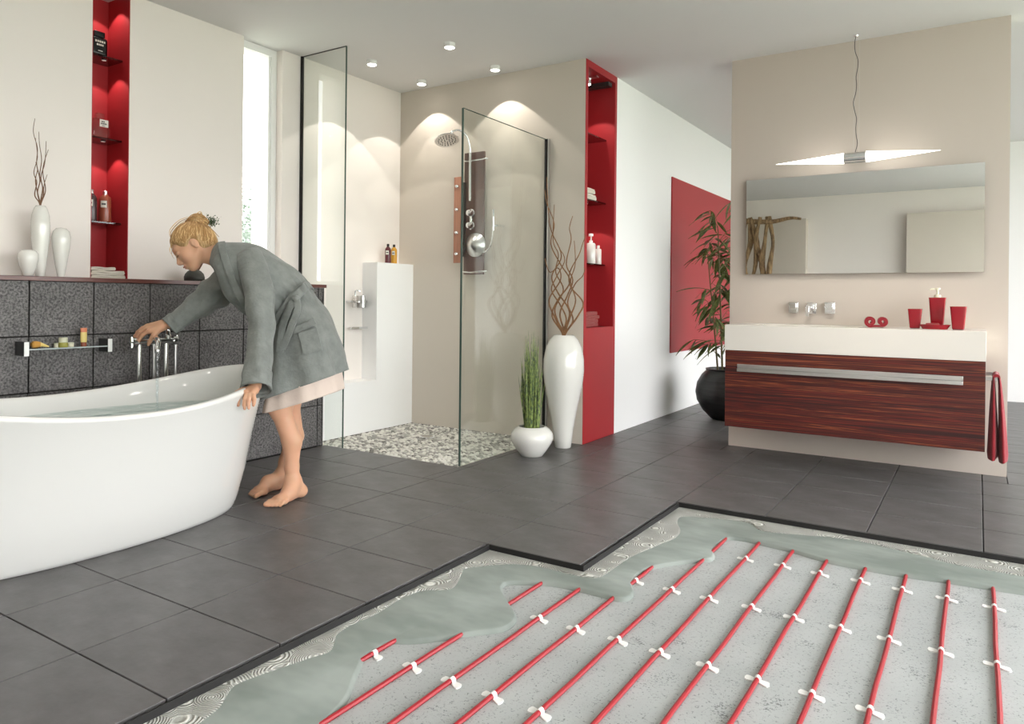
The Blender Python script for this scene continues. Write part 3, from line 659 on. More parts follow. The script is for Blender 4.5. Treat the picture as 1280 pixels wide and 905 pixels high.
for px_, lab in ((71.5, 'flat pale jar left behind the olive cream jar'), (88, 'flat pale jar on the tube side of the olive cream jar')):
    t = thing('flat_jar', lab, 'jar', 'jars on the glass wall shelf', (XT+.035, on_shelf(px_, XT+.035), ZS))
    obj('body', MB().lathe([(.014, 0), (.015, .003), (.015, .013)], 20), 'cream', t, smooth=True); obj('lid', MB().lathe([(.0155, .013), (.0155, .019), (0, .02)], 20), 'jar_pale', t, smooth=True)
t = thing('lotion_tube', 'orange and yellow lotion tube standing on the glass wall shelf', 'tube', loc=(XT+.05, on_shelf(104.5, XT+.05), ZS))
obj('cap', MB().lathe([(.013, 0), (.013, .018), (.012, .019)], 20, sx=.8), 'tube_brown', t, smooth=True); obj('body', MB().lathe([(.0135, .019), (.015, .03), (.015, .068)], 20, sx=.7), 'tube_yellow', t, smooth=True)
obj('tube_end', MB().lathe([(.015, .068), (.0155, .088), (0, .089)], 20, sx=.55), 'tube_orange', t, smooth=True)
t = thing('shaving_brush', 'small ochre brush lying on the glass wall shelf', 'brush', loc=(XT+.05, on_shelf(48, XT+.05), ZS+.017))
obj('bristles', MB().tube([(0, -.03, 0), (0, -.024, 0), (0, -.01, 0), (0, .004, 0)], [.010, .016, .0165, .013], 16), 'bristle', t, smooth=True)
obj('handle', MB().tube([(0, .004, 0), (0, .02, -.004), (0, .045, -.012)], [.013, .008, .003], 14), 'tube_yellow', t, smooth=True)

# ------------------------------------------------------------------ shower glass
g = thing('shower_screen', 'full height glass screen standing at the end of the slate wall', 'shower screen', loc=(-3.75, 3.495, 0))
mb = MB(); mb.box(XL+.01, -3.5585, 3.490, 3.498, ZL+.002, H-.003); mb.box(XT+.002, -3.5585, 3.490, 3.498, .002, ZL+.002); obj('glass_pane', local(mb, g.location), 'glass', g)
obj('wall_profile', local(MB().box(XL, XL+.014, 3.484, 3.504, ZL+.001, H), g.location), 'dark_metal', g)
obj('ceiling_profile', local(MB().box(XL+.014, -3.556, 3.490, 3.498, H-.004, H), g.location), 'dark_metal', g)
obj('glass_edge', local(MB().box(-3.5585, -3.5545, 3.489, 3.499, .001, H), g.location), 'glass_edge', g)
g = thing('shower_screen', 'shoulder high glass side screen beside the tall white floor vase', 'shower screen', loc=(-2.605, 4.0, 0))
obj('glass_pane', local(MB().box(-2.609, -2.601, 3.516, YS-.02, .001, 2.14), g.location), 'glass', g)
obj('glass_edge', local(MB().box(-2.611, -2.599, 3.511, 3.516, .001, 2.14), g.location), 'glass_edge', g)
obj('top_edge', local(MB().box(-2.609, -2.601, 3.516, YS-.02, 2.140, 2.1425), g.location), 'glass_edge', g)
obj('wall_profile', local(MB().box(-2.618, -2.592, YS-.022, YS, .001, 2.145), g.location), 'dark_metal', g, bevel=.002)
obj('profile_strip', local(MB().box(-2.592, -2.586, YS-.02, YS, .001, 2.145), g.location), 'steel', g)

# shower panel
sh = thing('shower_column', 'dark walnut shower panel with chrome rain head and body jets', 'shower panel', loc=(-3.21, YS, 1.18))
def spart(name, mb, m_='chrome', parent=None, smooth=True, **k): return obj(name, local(mb, sh.location), m_, parent or sh, smooth=smooth, **k)
spart('board', MB().box(-3.298, -3.118, 4.475, 4.495, 1.185, 2.105), 'walnut', smooth=False, bevel=.002); spart('standoff', MB().box(-3.26, -3.15, 4.495, YS, 1.3, 2.0), 'dark_metal', smooth=False)
spart('jet_strip', MB().box(-3.362, -3.300, 4.43, 4.448, 1.272, 1.922), 'salmonwood', smooth=False, bevel=.002); spart('strip_mount', MB().box(-3.345, -3.28, 4.448, 4.476, 1.32, 1.88), 'dark_metal', smooth=False)
for z in (1.34, 1.50, 1.675, 1.85): spart('body_jet', MB().tube([(-3.33, 4.431, z), (-3.33, 4.420, z), (-3.33, 4.412, z)], [.016, .015, .009], 14))
for z in (2.042, 1.205):
    spart('cross_bar', MB().tube([(-3.30, 4.462, z), (-3.21, 4.452, z-.006), (-3.10, 4.458, z+.002), (-3.085, 4.475, z+.003)], .006, 10))
spart('riser_rail', MB().tube([(-3.222, 4.445, 1.735), (-3.222, 4.445, 2.10)], .011, 12))
arm = catmull([(-3.222, 4.445, 2.08), (-3.222, 4.43, 2.16), (-3.235, 4.40, 2.225), (-3.275, 4.36, 2.255), (-3.315, 4.33, 2.235), (-3.325, 4.32, 2.20)], 6); spart('shower_arm', MB().tube(arm, .008, 12))
hd = MB().lathe([(0, .022), (.02, .018), (.085, .008), (.092, .002), (.090, -.004), (0, -.004)], 36)
rm = Matrix.Rotation(math.radians(-20), 3, Vector((.84, .54, 0))) @ Matrix.Rotation(math.radians(-9), 3, Vector((-.54, .84, 0)))
hd.v = [tuple(rm @ Vector(p)+Vector((-3.34, 4.31, 2.178))) for p in hd.v]; rh = spart('rain_head', hd)
nz_ = MB()
for r_, n_ in ((.02, 6), (.042, 12), (.064, 18)):
    for k in range(n_):
        a = 2*PI*k/n_; nz_.lathe([(.004, 0), (.003, -.004), (0, -.004)], 6, (r_*math.cos(a), r_*math.sin(a), -.004))
nz_.v = [tuple(rm @ Vector(p)+Vector((-3.34, 4.31, 2.178))) for p in nz_.v]; o = spart('nozzles', nz_, 'grey_metal', parent=rh); o['kind'] = 'stuff'
for z in (1.645, 1.552):
    kb = spart('valve_knob', MB().tube([(-3.222, 4.474, z), (-3.222, 4.462, z), (-3.222, 4.458, z), (-3.222, 4.425, z), (-3.222, 4.42, z)], [.032, .032, .024, .022, .014], 20)); spart('knob_lever', MB().tube([(-3.222, 4.43, z), (-3.185, 4.425, z+.012)], .006, 8))
spart('valve_bridge', MB().box(-3.232, -3.212, 4.455, 4.474, 1.56, 1.64), smooth=False, bevel=.003)
dc = on(592, 306, 1, 4.44); spart('round_jet', MB().tube([(dc[0], 4.474, dc[2]), (dc[0], 4.458, dc[2]), (dc[0], 4.45, dc[2]), (dc[0], 4.41, dc[2]), (dc[0], 4.405, dc[2])], [.088, .09, .085, .02, .0], 36), 'steel')
a_, b_ = on(617, 262, 1, 4.44), on(616, 300, 1, 4.44)
spart('hand_shower', MB().tube(catmull([(a_[0]-.002, 4.44, a_[2]), (a_[0]+.002, 4.435, a_[2]-.06), (a_[0]+.002, 4.435, a_[2]-.15)], 5), [.009]*5+[.008]*6, 10)); spart('hand_shower_hook', MB().tube([(a_[0]+.006, 4.435, a_[2]-.12), (a_[0]+.03, 4.47, a_[2]-.115), (a_[0]+.03, YS, a_[2]-.115)], .010, 10))
spart('hose', MB().tube(catmull([(a_[0]+.002, 4.435, a_[2]-.15), (b_[0]-.002, 4.43, b_[2]), (b_[0]-.02, 4.43, b_[2]-.055), (b_[0]-.07, 4.44, b_[2]-.085), (b_[0]-.12, 4.46, b_[2]-.085)], 6), .0055, 8))

# soap dispenser holder and small rail in the shower niche
def ynr(px_): return on(px_, 390, 0, XL+.04)[1]
z1 = on(447, 377, 0, XL+.05)[2]; z2 = on(447, 410, 0, XL+.05)[2]
t = thing('dispenser_holder', 'chrome wall holder with soap dispenser inside the shower', 'holder', loc=(XL, ynr(448), z1))
def hp(name, mb, m_='chrome', parent=None, **k): return obj(name, local(mb, t.location), m_, parent or t, **k)
hp('wall_bar', MB().box(XL, XL+.05, ynr(437), ynr(459), z1-.008, z1+.008), 'steel', bevel=.001)
for px_ in (442, 451): hp('holder_cup', MB().lathe([(.022, 0), (.024, .002), (.024, .09), (.0, .092)], 16, (XL+.055, ynr(px_), z1-.045)), 'bottle_glass' if px_ == 442 else 'steel', smooth=True)
hp('pump', MB().tube([(XL+.055, ynr(442), z1+.045), (XL+.055, ynr(442), z1+.08), (XL+.06, ynr(442)+.01, z1+.085), (XL+.07, ynr(442)+.035, z1+.078)], .005, 8), smooth=True)
t = thing('shower_rail', 'short chrome wall rail below the soap dispenser in the shower', 'rail', loc=(XL, ynr(448), z2))
hp('bar', MB().box(XL+.045, XL+.06, ynr(437), ynr(457.5), z2-.008, z2+.008), 'chrome', bevel=.001); hp('mount', MB().box(XL, XL+.05, ynr(446), ynr(450), z2-.009, z2+.009), 'chrome', bevel=.001)
for px_, m_, lab in ((485.5, 'bot_wine', 'wine red shampoo bottle standing on the white shower step'), (493, 'bot_yellow', 'yellow shampoo bottle standing on the white shower step')):
    p = on(px_, 326, 0, -3.90); shampoo((-3.905, p[1], 1.272), .0235, .132, m_, lab, 'bottles on the shower step', 'dark_metal')

# ------------------------------------------------------------------ floor vases
bv = (-2.372, 4.375)
o = obj('floor_vase', MB().lathe([(.052, 0), (.056, .004), (.062, .06), (.072, .14), (.090, .24), (.112, .34), (.131, .44), (.139, .52), (.137, .60), (.122, .68), (.098, .73), (.072, .757), (.066, .762), (.060, .760), (.065, .74), (.10, .66), (0, .5)], 48), 'ceramic', smooth=True, angle=60); o.location = (*bv, 0)
tag(o, 'tall glossy white floor vase holding curly willow twigs', 'vase')
twigs([[(702,416),(690,395),(697,375),(712,352),(700,330),(688,305),(692,280),(683,255),(680,237)], [(704,416),(712,390),(697,365),(690,345),(702,320),(690,290),(686,268),(684,222)], [(706,416),(700,392),(709,370),(716,350),(708,330),(714,300),(712,285),(716,270)],
       [(708,416),(722,395),(728,378),(712,358),(711,340),(722,318),(726,305),(730,293)], [(703,416),(694,398),(686,375),(700,350),(697,335),(686,340),(680,323)], [(707,416),(716,400),(709,378),(718,355),(727,345),(730,335)],
       [(705,416),(697,402),(693,385),(703,362),(693,340),(696,318),(689,300),(690,255)], [(707,416),(713,396),(720,375),(714,352),(720,330),(719,301)], [(704,416),(708,398),(700,380),(690,362),(697,345),(707,325),(700,310)]],
      (bv[0], bv[1], .765), 1, bv[1]-.02, .0068, 'twig', 'curly brown willow twig standing in the tall white floor vase', 'willow twigs in the floor vase')
bw = (-2.412, 4.03)
gp = thing('reed_pot', 'squat white bowl planted with upright green reeds', 'plant', loc=(*bw, 0))
obj('bowl', MB().lathe([(.068, 0), (.074, .003), (.100, .04), (.128, .085), (.137, .115), (.132, .145), (.112, .172), (.09, .186), (.082, .188), (.080, .182), (.095, .16), (0, .15)], 48), 'ceramic', gp, smooth=True, angle=60)
obj('soil', MB().lathe([(.088, .168), (.05, .176), (0, .178)], 24), 'soil', gp, smooth=True)
mb = MB()
for k in range(130):
    r, a = .046*math.sqrt(random.random()), random.uniform(0, 2*PI); hh = random.uniform(.38, .68)*(1-.35*(r/.046)**2); ln = random.uniform(.15, .45)
    p0 = np.array((r*math.cos(a), r*math.sin(a), .165)); tip = p0+np.array((math.cos(a)*.05*ln+random.gauss(0, .014), math.sin(a)*.05*ln+random.gauss(0, .014), hh)); mid = (p0+tip)/2+np.array((random.gauss(0, .005), random.gauss(0, .005), 0))
    mb.tube(catmull([p0, mid, tip], 3), [.0036, .0036, .0034, .0032, .0028, .0019, .0006], 4)
o = obj('reeds', mb, 'grass', gp); o['kind'] = 'stuff'

# ------------------------------------------------------------------ red column niche
for z, lab in ((2.205, 'empty dark glass shelf at the top of the red column niche'), (1.73, 'dark glass shelf under the white towels in the red column'), (1.268, 'dark glass shelf under the white bottles in the red column')):
    o = obj('niche_shelf', MB().box(-2.599, -2.37, 4.566, 5.009, z-.010, z), 'smoked', bevel=.001); tag(o, lab, 'shelf', 'glass shelves in the red column')
def ycol(px_, py, x): return on(px_, py, 0, x)[1]
zt = 1.73
for k, (w_, n_, t_, lab) in enumerate([(.30, 3, .013, 'lower white towel folded on the red column shelf'), (.25, 3, .012, 'upper white towel folded on the red column shelf')]):
    y0 = 4.585+.0*k; mb = MB().ribbon(folded(w_, t_, n_), t_*.93, -2.585+.01*k, -2.39, 'x', 8, .002)
    o = obj('folded_towel', mb, 'towel_white', smooth=True, angle=60); o.location = (0, y0+.03*k, zt+.0025); tag(o, lab, 'towel', 'white towels in the red column'); zt += n_*t_+.006
for px_, x_, r_, h_, lab in ((738.5, -2.43, .036, .155, 'larger white pump bottle on the red column shelf'), (748, -2.43, .028, .12, 'smaller white bottle on the red column shelf')):
    yy = ycol(px_, 320, x_); yy = max(yy, 4.61); t = thing('lotion_bottle', lab, 'bottle', 'white bottles in the red column', (x_, yy, 1.268))
    obj('body', MB().lathe([(r_*.95, 0), (r_, .005), (r_, h_*.93), (r_*.8, h_), (r_*.4, h_+.004)], 24), 'ceramic', t, smooth=True)
    if r_ > .03: obj('pump', MB().lathe([(.014, h_+.004), (.014, h_+.02), (.006, h_+.022), (.006, h_+.05), (.018, h_+.052), (.018, h_+.07), (0, h_+.072)], 16), 'plastic', t, smooth=True)
    else: obj('cap', MB().lathe([(.013, h_+.004), (.013, h_+.026), (0, h_+.028)], 16), 'plastic', t, smooth=True)
zt = .806
for k in range(4):
    mb = MB().ribbon(folded(.27-.012*(k % 2), .0125, 2), .0118, -2.58, -2.36, 'x', 8, .002)
    o = obj('folded_towel', mb, 'towel_dark', smooth=True, angle=60); o.location = (0, 4.60+.012*(k % 3), zt+.002); zt += .027
    tag(o, ['bottom', 'second lowest', 'second highest', 'top'][k]+' dark red towel of the stack in the red column', 'towel', 'dark red towels in the red column')
nt = thing('niche_spotlight', 'small chrome spotlight on a grey bar in the red column top', 'spotlight', loc=(-2.42, 4.79, 2.62))
obj('mount_bar', MB().box(-.10, .08, -.02, .02, -.005, .005), 'steel', nt); obj('bar', MB().box(-.17, .10, .14, .20, -.03, .0), 'grey_metal', nt)
obj('lamp_housing', MB().lathe([(.024, -.045), (.026, -.02), (.026, -.005)], 20), 'chrome', nt, smooth=True); obj('lens', MB().lathe([(0, -.047), (.020, -.046), (.023, -.045)], 20), 'led', nt, smooth=True)
spot('niche_lamp', (-2.42, 4.79, 2.565), (-2.44, 4.83, 0), 88, 7, None, .12)
nt2 = thing('niche_spotlight', 'small puck light under the towel shelf in the red column', 'spotlight', loc=(-2.44, 4.80, 1.72))
obj('lamp_housing', MB().lathe([(.022, -.014), (.024, -.010), (.024, 0)], 20), 'dark_metal', nt2, smooth=True); obj('lens', MB().lathe([(0, -.015), (.018, -.0148), (.021, -.014)], 20), 'led_dim', nt2, smooth=True)
spot('niche_lamp', (-2.44, 4.80, 1.70), (-2.45, 4.83, 0), 96, 4, None, .12)
for z, e in ((H, 5), (2.305, 4), (1.856, 4)):
    t = thing('niche_spotlight', {H: 'small ceiling puck light above the bathtub niche', 2.305: 'small puck light under the black bottle shelf', 1.856: 'small puck light under the clear bottle shelf'}[z], 'spotlight', loc=(-4.09, 2.185, z))
    obj('lamp_housing', MB().lathe([(.012, -.006), (.013, -.004), (.013, 0)], 20), 'dark_metal', t, smooth=True); obj('lens', MB().lathe([(0, -.007), (.010, -.0068), (.0115, -.006)], 20), 'led_dim', t, smooth=True)
    spot('niche_lamp', (-4.09, 2.185, z-.012), (-4.10, 2.195, 0), 92, e*.62, None, .12)

# ------------------------------------------------------------------ ceiling spots
for k, (x, y) in enumerate(((-3.622, 3.804), (-2.936, 3.806), (-3.622, 4.349), (-2.943, 4.352))):
    t = thing('ceiling_spotlight', 'round white ceiling spotlight over the shower '+['beside the full height glass screen', 'entrance, above the low glass screen corner', 'step with the shampoo bottles', 'wall between walnut panel and red column'][k], 'ceiling light', 'shower ceiling spotlights', (x, y, H))
    obj('housing', MB().lathe([(.032, -.030), (.035, -.028), (.036, -.002), (.036, 0)], 28), 'plastic', t, smooth=True); obj('lens', MB().lathe([(0, -.033), (.028, -.032), (.032, -.030)], 28), 'led', t, smooth=True)
    spot('spot_lamp', (x, y, H-.036), (x, y, 0), 92, 13, None, .04); spot('spot_lamp', (x, y, H-.036), (x, y, 0), 56, 6, None, .05)

for k, (x, y) in enumerate(((-2.6, .4), (-2.6, 1.7), (-.8, .4), (-.8, 1.9), (.9, 1.2))):  # fill spots added out of view to brighten tub, left wall and floor
    t = thing('ceiling_spotlight', 'added unseen white ceiling spotlight over the '+['foot of the bathtub', 'middle of the bathtub', 'open floor near the rear wall', 'open floor with the heating cables', 'window side of the open floor'][k], 'ceiling light', 'added room fill spotlights', (x, y, H))
    obj('housing', MB().lathe([(.045, -.030), (.05, -.028), (.05, 0)], 28), 'plastic', t, smooth=True); obj('lens', MB().lathe([(0, -.033), (.04, -.032), (.045, -.030)], 28), 'led', t, smooth=True)
    spot('spot_lamp', (x, y, H-.04), (x, y, 0), 150, 20, None, 1.0, .06)

t = thing('ceiling_spotlight', 'added unseen white ceiling spotlight brightening the washbasin wall', 'ceiling light', 'added room fill spotlights', (-.62, 3.35, H))  # added out of view to lift the wall below the mirror
obj('housing', MB().lathe([(.045, -.030), (.05, -.028), (.05, 0)], 28), 'plastic', t, smooth=True); obj('lens', MB().lathe([(0, -.033), (.04, -.032), (.045, -.030)], 28), 'led', t, smooth=True)
spot('spot_lamp', (-.62, 3.35, H-.04), (-.62, YM, .98), 48, 100, None, 1.0, .05)
# ------------------------------------------------------------------ red wall panel, bamboo
rp = obj('wall_panel', MB().box(XC, XC+.012, 6.202, 8.05, .54, 2.10), 'red', bevel=.002); tag(rp, 'large square red panel hung on the white corridor wall', 'panel')
pc = np.array((-1.80, 6.22))
bp_ = thing('potted_bamboo', 'bamboo plant in a round black ribbed pot by the red panel', 'plant', loc=(pc[0], pc[1], 0))
obj('pot', MB().lathe([(.11, 0), (.13, .01), (.20, .08), (.245, .16), (.258, .23), (.245, .31), (.205, .38), (.17, .415), (.175, .43), (.165, .432), (.155, .415), (.16, .38), (0, .36)], 40), 'blackceramic', bp_, smooth=True, angle=60)
obj('soil', MB().lathe([(.165, .375), (.08, .39), (0, .395)], 24), 'soil', bp_, smooth=True)
lf = MB(); Lf = .185
for k in range(7):
    t = k/6; w_ = .0165*math.sin(PI*min(1, t*1.02+.03))**.8 if 0 < k < 6 else .0008
    z = -.05*t*t; lf.v += [(-w_, t*Lf, z+.002), (0, t*Lf, z), (w_, t*Lf, z+.002)]
for k in range(6):
    a = k*3; lf.f += [(a, a+1, a+4, a+3), (a+1, a+2, a+5, a+4)]
lf_me = lf.mesh('leaf'); lf_me.materials.append(MT['leaf'])
nleaf = 0
for si in range(6):
    a = si*1.05+.3; base = np.array((.07*math.cos(a), .07*math.sin(a), .38)); hh = [1.35, 1.18, 1.30, 1.05, 1.22, .95][si]
    top = base+np.array((.10*math.cos(a), .10*math.sin(a), hh)); ctr = catmull([base, base*.5+top*.5+np.array((0, 0, .02)), top], 8)
    obj('stem', MB().tube(ctr, [.009-.006*k/(len(ctr)-1) for k in range(len(ctr))], 8), 'stem', bp_, smooth=True)
    for bi in range(9):
        q = .22+.78*bi/8; p = ctr[int(q*(len(ctr)-1))]; ba = random.uniform(0, 2*PI); bl = random.uniform(.10, .26)*(1.1-.4*q)
        e = p+np.array((math.cos(ba)*bl, math.sin(ba)*bl, .07+.05*q)); br = catmull([p, p*.5+e*.5+np.array((0, 0, .03)), e], 4)
        obj('branch', MB().tube(br, .0022, 5), 'stem', bp_)
        for li in range(5):
            if nleaf >= 290: break
            s_ = br[min(len(br)-1, 1+li*2)]; o = bpy.data.objects.new('leaf', lf_me); COL.objects.link(o); o.parent = bp_; o.location = tuple(s_)
            la = ba+random.uniform(-1.3, 1.3); o.rotation_euler = (random.uniform(-.75, .15), random.uniform(-.5, .5), la-PI/2); o.scale = (random.uniform(.9, 1.4),)*2+(1,); sc_ = random.uniform(.8, 1.3); o.scale = (sc_, sc_, sc_); nleaf += 1

# ------------------------------------------------------------------ vanity
VX0, VX1, VY = -1.347, .034, 4.62
vt = thing('vanity_cabinet', 'wall hung dark red wood vanity drawer with long silver handle', 'cabinet', loc=((VX0+VX1)/2, YM, .215))
def vp(name, mb, m_, parent=None, **k): return obj(name, local(mb, vt.location), m_, parent or vt, **k)
vp('carcass', MB().box(VX0+.004, VX1-.004, VY+.021, YM, .22, .694), 'zebrano'); df_ = vp('drawer_front', MB().box(VX0, VX1, VY, VY+.02, .215, .694), 'zebrano', bevel=.0012)
vp('handle', MB().box(-1.265, -.067, VY-.026, VY-.018, .588, .612).box(-1.265, -.067, VY-.034, VY, .566, .586), 'steel', df_, bevel=.001); vp('handle_mount', MB().box(-1.25, -1.23, VY-.019, VY, .578, .60).box(-.10, -.08, VY-.019, VY, .578, .60), 'steel', df_)
wt_ = MB(); ZT = .855
wt_.box(VX0-.004, VX1+.002, VY-.004, VY+.09, .695, ZT); wt_.box(VX0-.004, VX1+.002, 4.98, YM, .695, ZT); wt_.box(VX0-.004, -1.20, VY+.09, 4.98, .695, ZT); wt_.box(-.60, VX1+.002, VY+.09, 4.98, .695, ZT); wt_.box(-1.20, -.60, VY+.09, 4.98, .695, .735)
o = obj('washbasin', wt_, mat('white_mineral_basin', srgb(232, 226, 218), .25), bevel=.0015); tag(o, 'long white washbasin top resting on the red wood vanity', 'washbasin')
# towel rail on the cabinet side and towel
vp('towel_rail', MB().box(VX1, VX1+.055, VY+.05, VY+.062, .592, .612).box(VX1, VX1+.055, 4.99, 5.002, .592, .612).box(VX1+.043, VX1+.055, VY+.062, 4.99, .592, .612), 'steel', bevel=.001)
def lobe(x0, w0, x1, w1, ztop, zbot, ph):
    rows = []
    for j in range(15):
        v = j/14; z = ztop+(zbot-ztop)*v; e = v**.75; xc = x0+(x1-x0)*e; w = w0+(w1-w0)*e; wy = (.10+.05*e)
        if j == 14: w *= .8
        rows.append([(xc+w*math.cos(2*PI*k/40)*(1+.22*math.sin(5*2*PI*k/40+ph+2*v)*e), 4.715+.03*v+wy*math.copysign(abs(math.sin(2*PI*k/40))**.7, math.sin(2*PI*k/40)), z+.010*math.sin(2*PI*k/40+ph)*e) for k in range(40)])
    return rows
mb = MB(); mb.grid(lobe(VX1+.036, .005, VX1+.036, .026, .616, .185, .5), True, True, True); mb.grid(lobe(VX1+.061, .005, VX1+.084, .021, .616, .165, 2.0), True, True, True)
mb.grid([[(VX1+.0485+(.0175 if q == 0 else .0075)*math.cos(PI*k/10)*1.0, yy, .610+(.022 if q == 0 else .006)*math.sin(PI*k/10)) for k in range(11)] for yy, q in ((4.62, 0), (4.81, 0), (4.81, 1), (4.62, 1), (4.62, 0))], False)
tw = obj('hand_towel', mb, 'towel_red', smooth=True, angle=60)
tag(tw, 'red terry hand towel hanging over the rail at the vanity side', 'towel')
# mirror
mi = thing('wall_mirror', 'wide frameless mirror on the taupe wall above the washbasin', 'mirror', loc=(-.66, YM, 1.188))
obj('mirror_glass', local(MB().box(-1.343, .025, 5.066, 5.072, 1.188, 1.828), mi.location), 'mirror', mi); obj('backing', local(MB().box(-1.32, .0, 5.072, YM, 1.21, 1.806), mi.location), 'grey_metal', mi)
# pendant lamp
pn = thing('pendant_lamp', 'white spindle shaped pendant lamp with chrome sleeve over the mirror', 'lamp', loc=(-.66, 5.0, H))
PZ = on(1069, 197, 1, 5.0)[2]; pxm = on(1069, 197, 1, 5.0)[0]
def pp(name, mb, m_, **k): return obj(name, local(mb, pn.location), m_, pn, smooth=True, **k)
pp('chrome_sleeve', MB().tube([(pxm-.062, 5.0, PZ), (pxm+.062, 5.0, PZ)], .034, 28), 'chrome')
for e0, e1 in ((pxm-.062, on(970, 201, 1, 5.0)[0]), (pxm+.062, on(1176, 184, 1, 5.0)[0])):
    n_ = 10; pp('glass_cone', MB().tube([(e0+(e1-e0)*k/n_, 5.0, PZ+.02*(k/n_)*0) for k in range(n_+1)], [.033*(1-(k/n_)**1.05)+.0008 for k in range(n_+1)], 24), 'lamp_glass')
pp('cable', MB().tube(catmull([(pxm+.006*math.sin(k*1.9)+.008*math.sin(k*.8), 5.0, PZ+.034+(H-PZ-.034)*k/14) for k in range(15)], 3), .0022, 6), 'grey_metal')
pp('ceiling_hook', MB().lathe([(.012, -.012), (.016, -.002), (.016, 0)], 14, (pxm, 5.0, H)), 'chrome')
for xx in (pxm-.01, pxm+.02): pp('steel_wire', MB().tube([(xx, 5.0, PZ+.03), (xx, 5.0, H)], .0006, 5), 'steel')
# wall taps
def wall_tap(name, x0, x1, z0, z1, label, spout=False):
    t = thing(name, label, 'tap', 'square chrome wall taps', ((x0+x1)/2, YM, (z0+z1)/2)); w_ = (x1-x0)/2; h_ = (z1-z0)/2
    obj('wall_plate', MB().box(-w_, w_, -.010, 0, -h_, h_), 'chrome', t, bevel=.002); obj('knob', MB().box(-w_*.82, w_*.82, -.045, -.010, -h_*.82, h_*.82) if not spout else MB().box(-w_*.6, w_*.6, -.04, -.010, -h_*.5, h_*.7), 'chrome', t, bevel=.003)
    if spout: obj('spout', MB().box(-w_*.45, w_*.35, -.13, -.035, -.002, .014).box(-w_*.45, w_*.35, -.145, -.125, -.05, .014), 'chrome', t, bevel=.002)
    else: obj('grip', MB().box(-w_*.25, w_*.95, -.062, -.045, -.008, .008), 'chrome', t, bevel=.002)
wall_tap('wall_tap_handle', -1.068, -1.008, .928, 1.0, 'square chrome tap handle on the plant side of the wall spout')
wall_tap('wall_spout', -.955, -.895, .925, .998, 'square chrome wall spout between two tap handles', True)
wall_tap('wall_tap_handle', -.845, -.782, .927, 1.002, 'square chrome tap handle between wall spout and rolled towel')
# countertop accessories
def cup(px0, px1, ytop, yb_, label):
    a, b_ = on(px0, ytop, 1, yb_), on(px1, ytop, 1, yb_); w_ = (b_[0]-a[0])/2; h_ = a[2]-ZT
    t = thing('tumbler', label, 'cup', 'red tumblers', ((a[0]+b_[0])/2, yb_, ZT))
    def sq(w, z, r=.25): return [(w*math.copysign(abs(math.cos(q))**r, math.cos(q)), w*math.copysign(abs(math.sin(q))**r, math.sin(q)), z) for q in [2*PI*(k+.5)/24 for k in range(24)]]
    obj('body', MB().grid([sq(w_*.72, .004), sq(w_, h_), sq(w_*.92, h_), sq(w_*.66, .012)], True, True, True), 'cup_red', t, smooth=True, angle=50)
    obj('foot', MB().grid([sq(w_*.66, 0), sq(w_*.66, .005)], True, True, True), 'bot_wine', t, smooth=True)
    return t
cup(1135, 1153, 386, 4.86, 'smaller red tumbler next to the red soap dish'); cup(1187.5, 1209, 383, 4.80, 'larger red tumbler on the outer side of the soap dish')
a, b_ = on(1161, 372, 1, 4.92), on(1183, 372, 1, 4.92); w_ = (b_[0]-a[0])/2
t = thing('soap_dispenser', 'tall red soap dispenser with cream pump', 'dispenser', loc=((a[0]+b_[0])/2, 4.92, ZT))
def sq(w, z, r=.25): return [(w*math.copysign(abs(math.cos(q))**r, math.cos(q)), w*math.copysign(abs(math.sin(q))**r, math.sin(q)), z) for q in [2*PI*(k+.5)/24 for k in range(24)]]
hh = a[2]-ZT; obj('body', MB().grid([sq(w_*.70, 0), sq(w_*.97, hh*.97), sq(w_, hh), sq(w_*.5, hh+.001)], True, True, True), 'cup_red', t, smooth=True, angle=50)
obj('collar', MB().lathe([(.018, hh), (.018, hh+.014), (.012, hh+.017), (0, hh+.017)], 20), 'cream', t, smooth=True); obj('pump_stem', MB().lathe([(.006, hh+.017), (.006, hh+.045), (.015, hh+.047), (.015, hh+.056), (0, hh+.058)], 16), 'cream', t, smooth=True)
obj('nozzle', MB().tube([(0, 0, hh+.052), (-.03, -.012, hh+.05), (-.038, -.015, hh+.044)], .004, 8), 'cream', t, smooth=True)
a, b_ = on(1149, 410, 1, 4.80), on(1188.5, 410, 1, 4.80)
t = thing('soap_dish', 'flat red oblong soap dish in front of the dispenser', 'dish', loc=((a[0]+b_[0])/2, 4.80, ZT)); w_ = (b_[0]-a[0])/2
obj('tray', MB().lathe([(.80*w_, 0), (.85*w_, .006), (w_, .026), (.93*w_, .026), (.8*w_, .014), (0, .014)], 32, sy=.6), 'cup_red', t, smooth=True, angle=50)
o = obj('soap_bar', MB().box(-.034, .034, -.022, .022, 0, .02), 'soap', bevel=.007, seg=3); o.location = ((a[0]+b_[0])/2-.012, 4.80, ZT+.0145); tag(o, 'dull red soap bar lying in the red soap dish', 'soap')
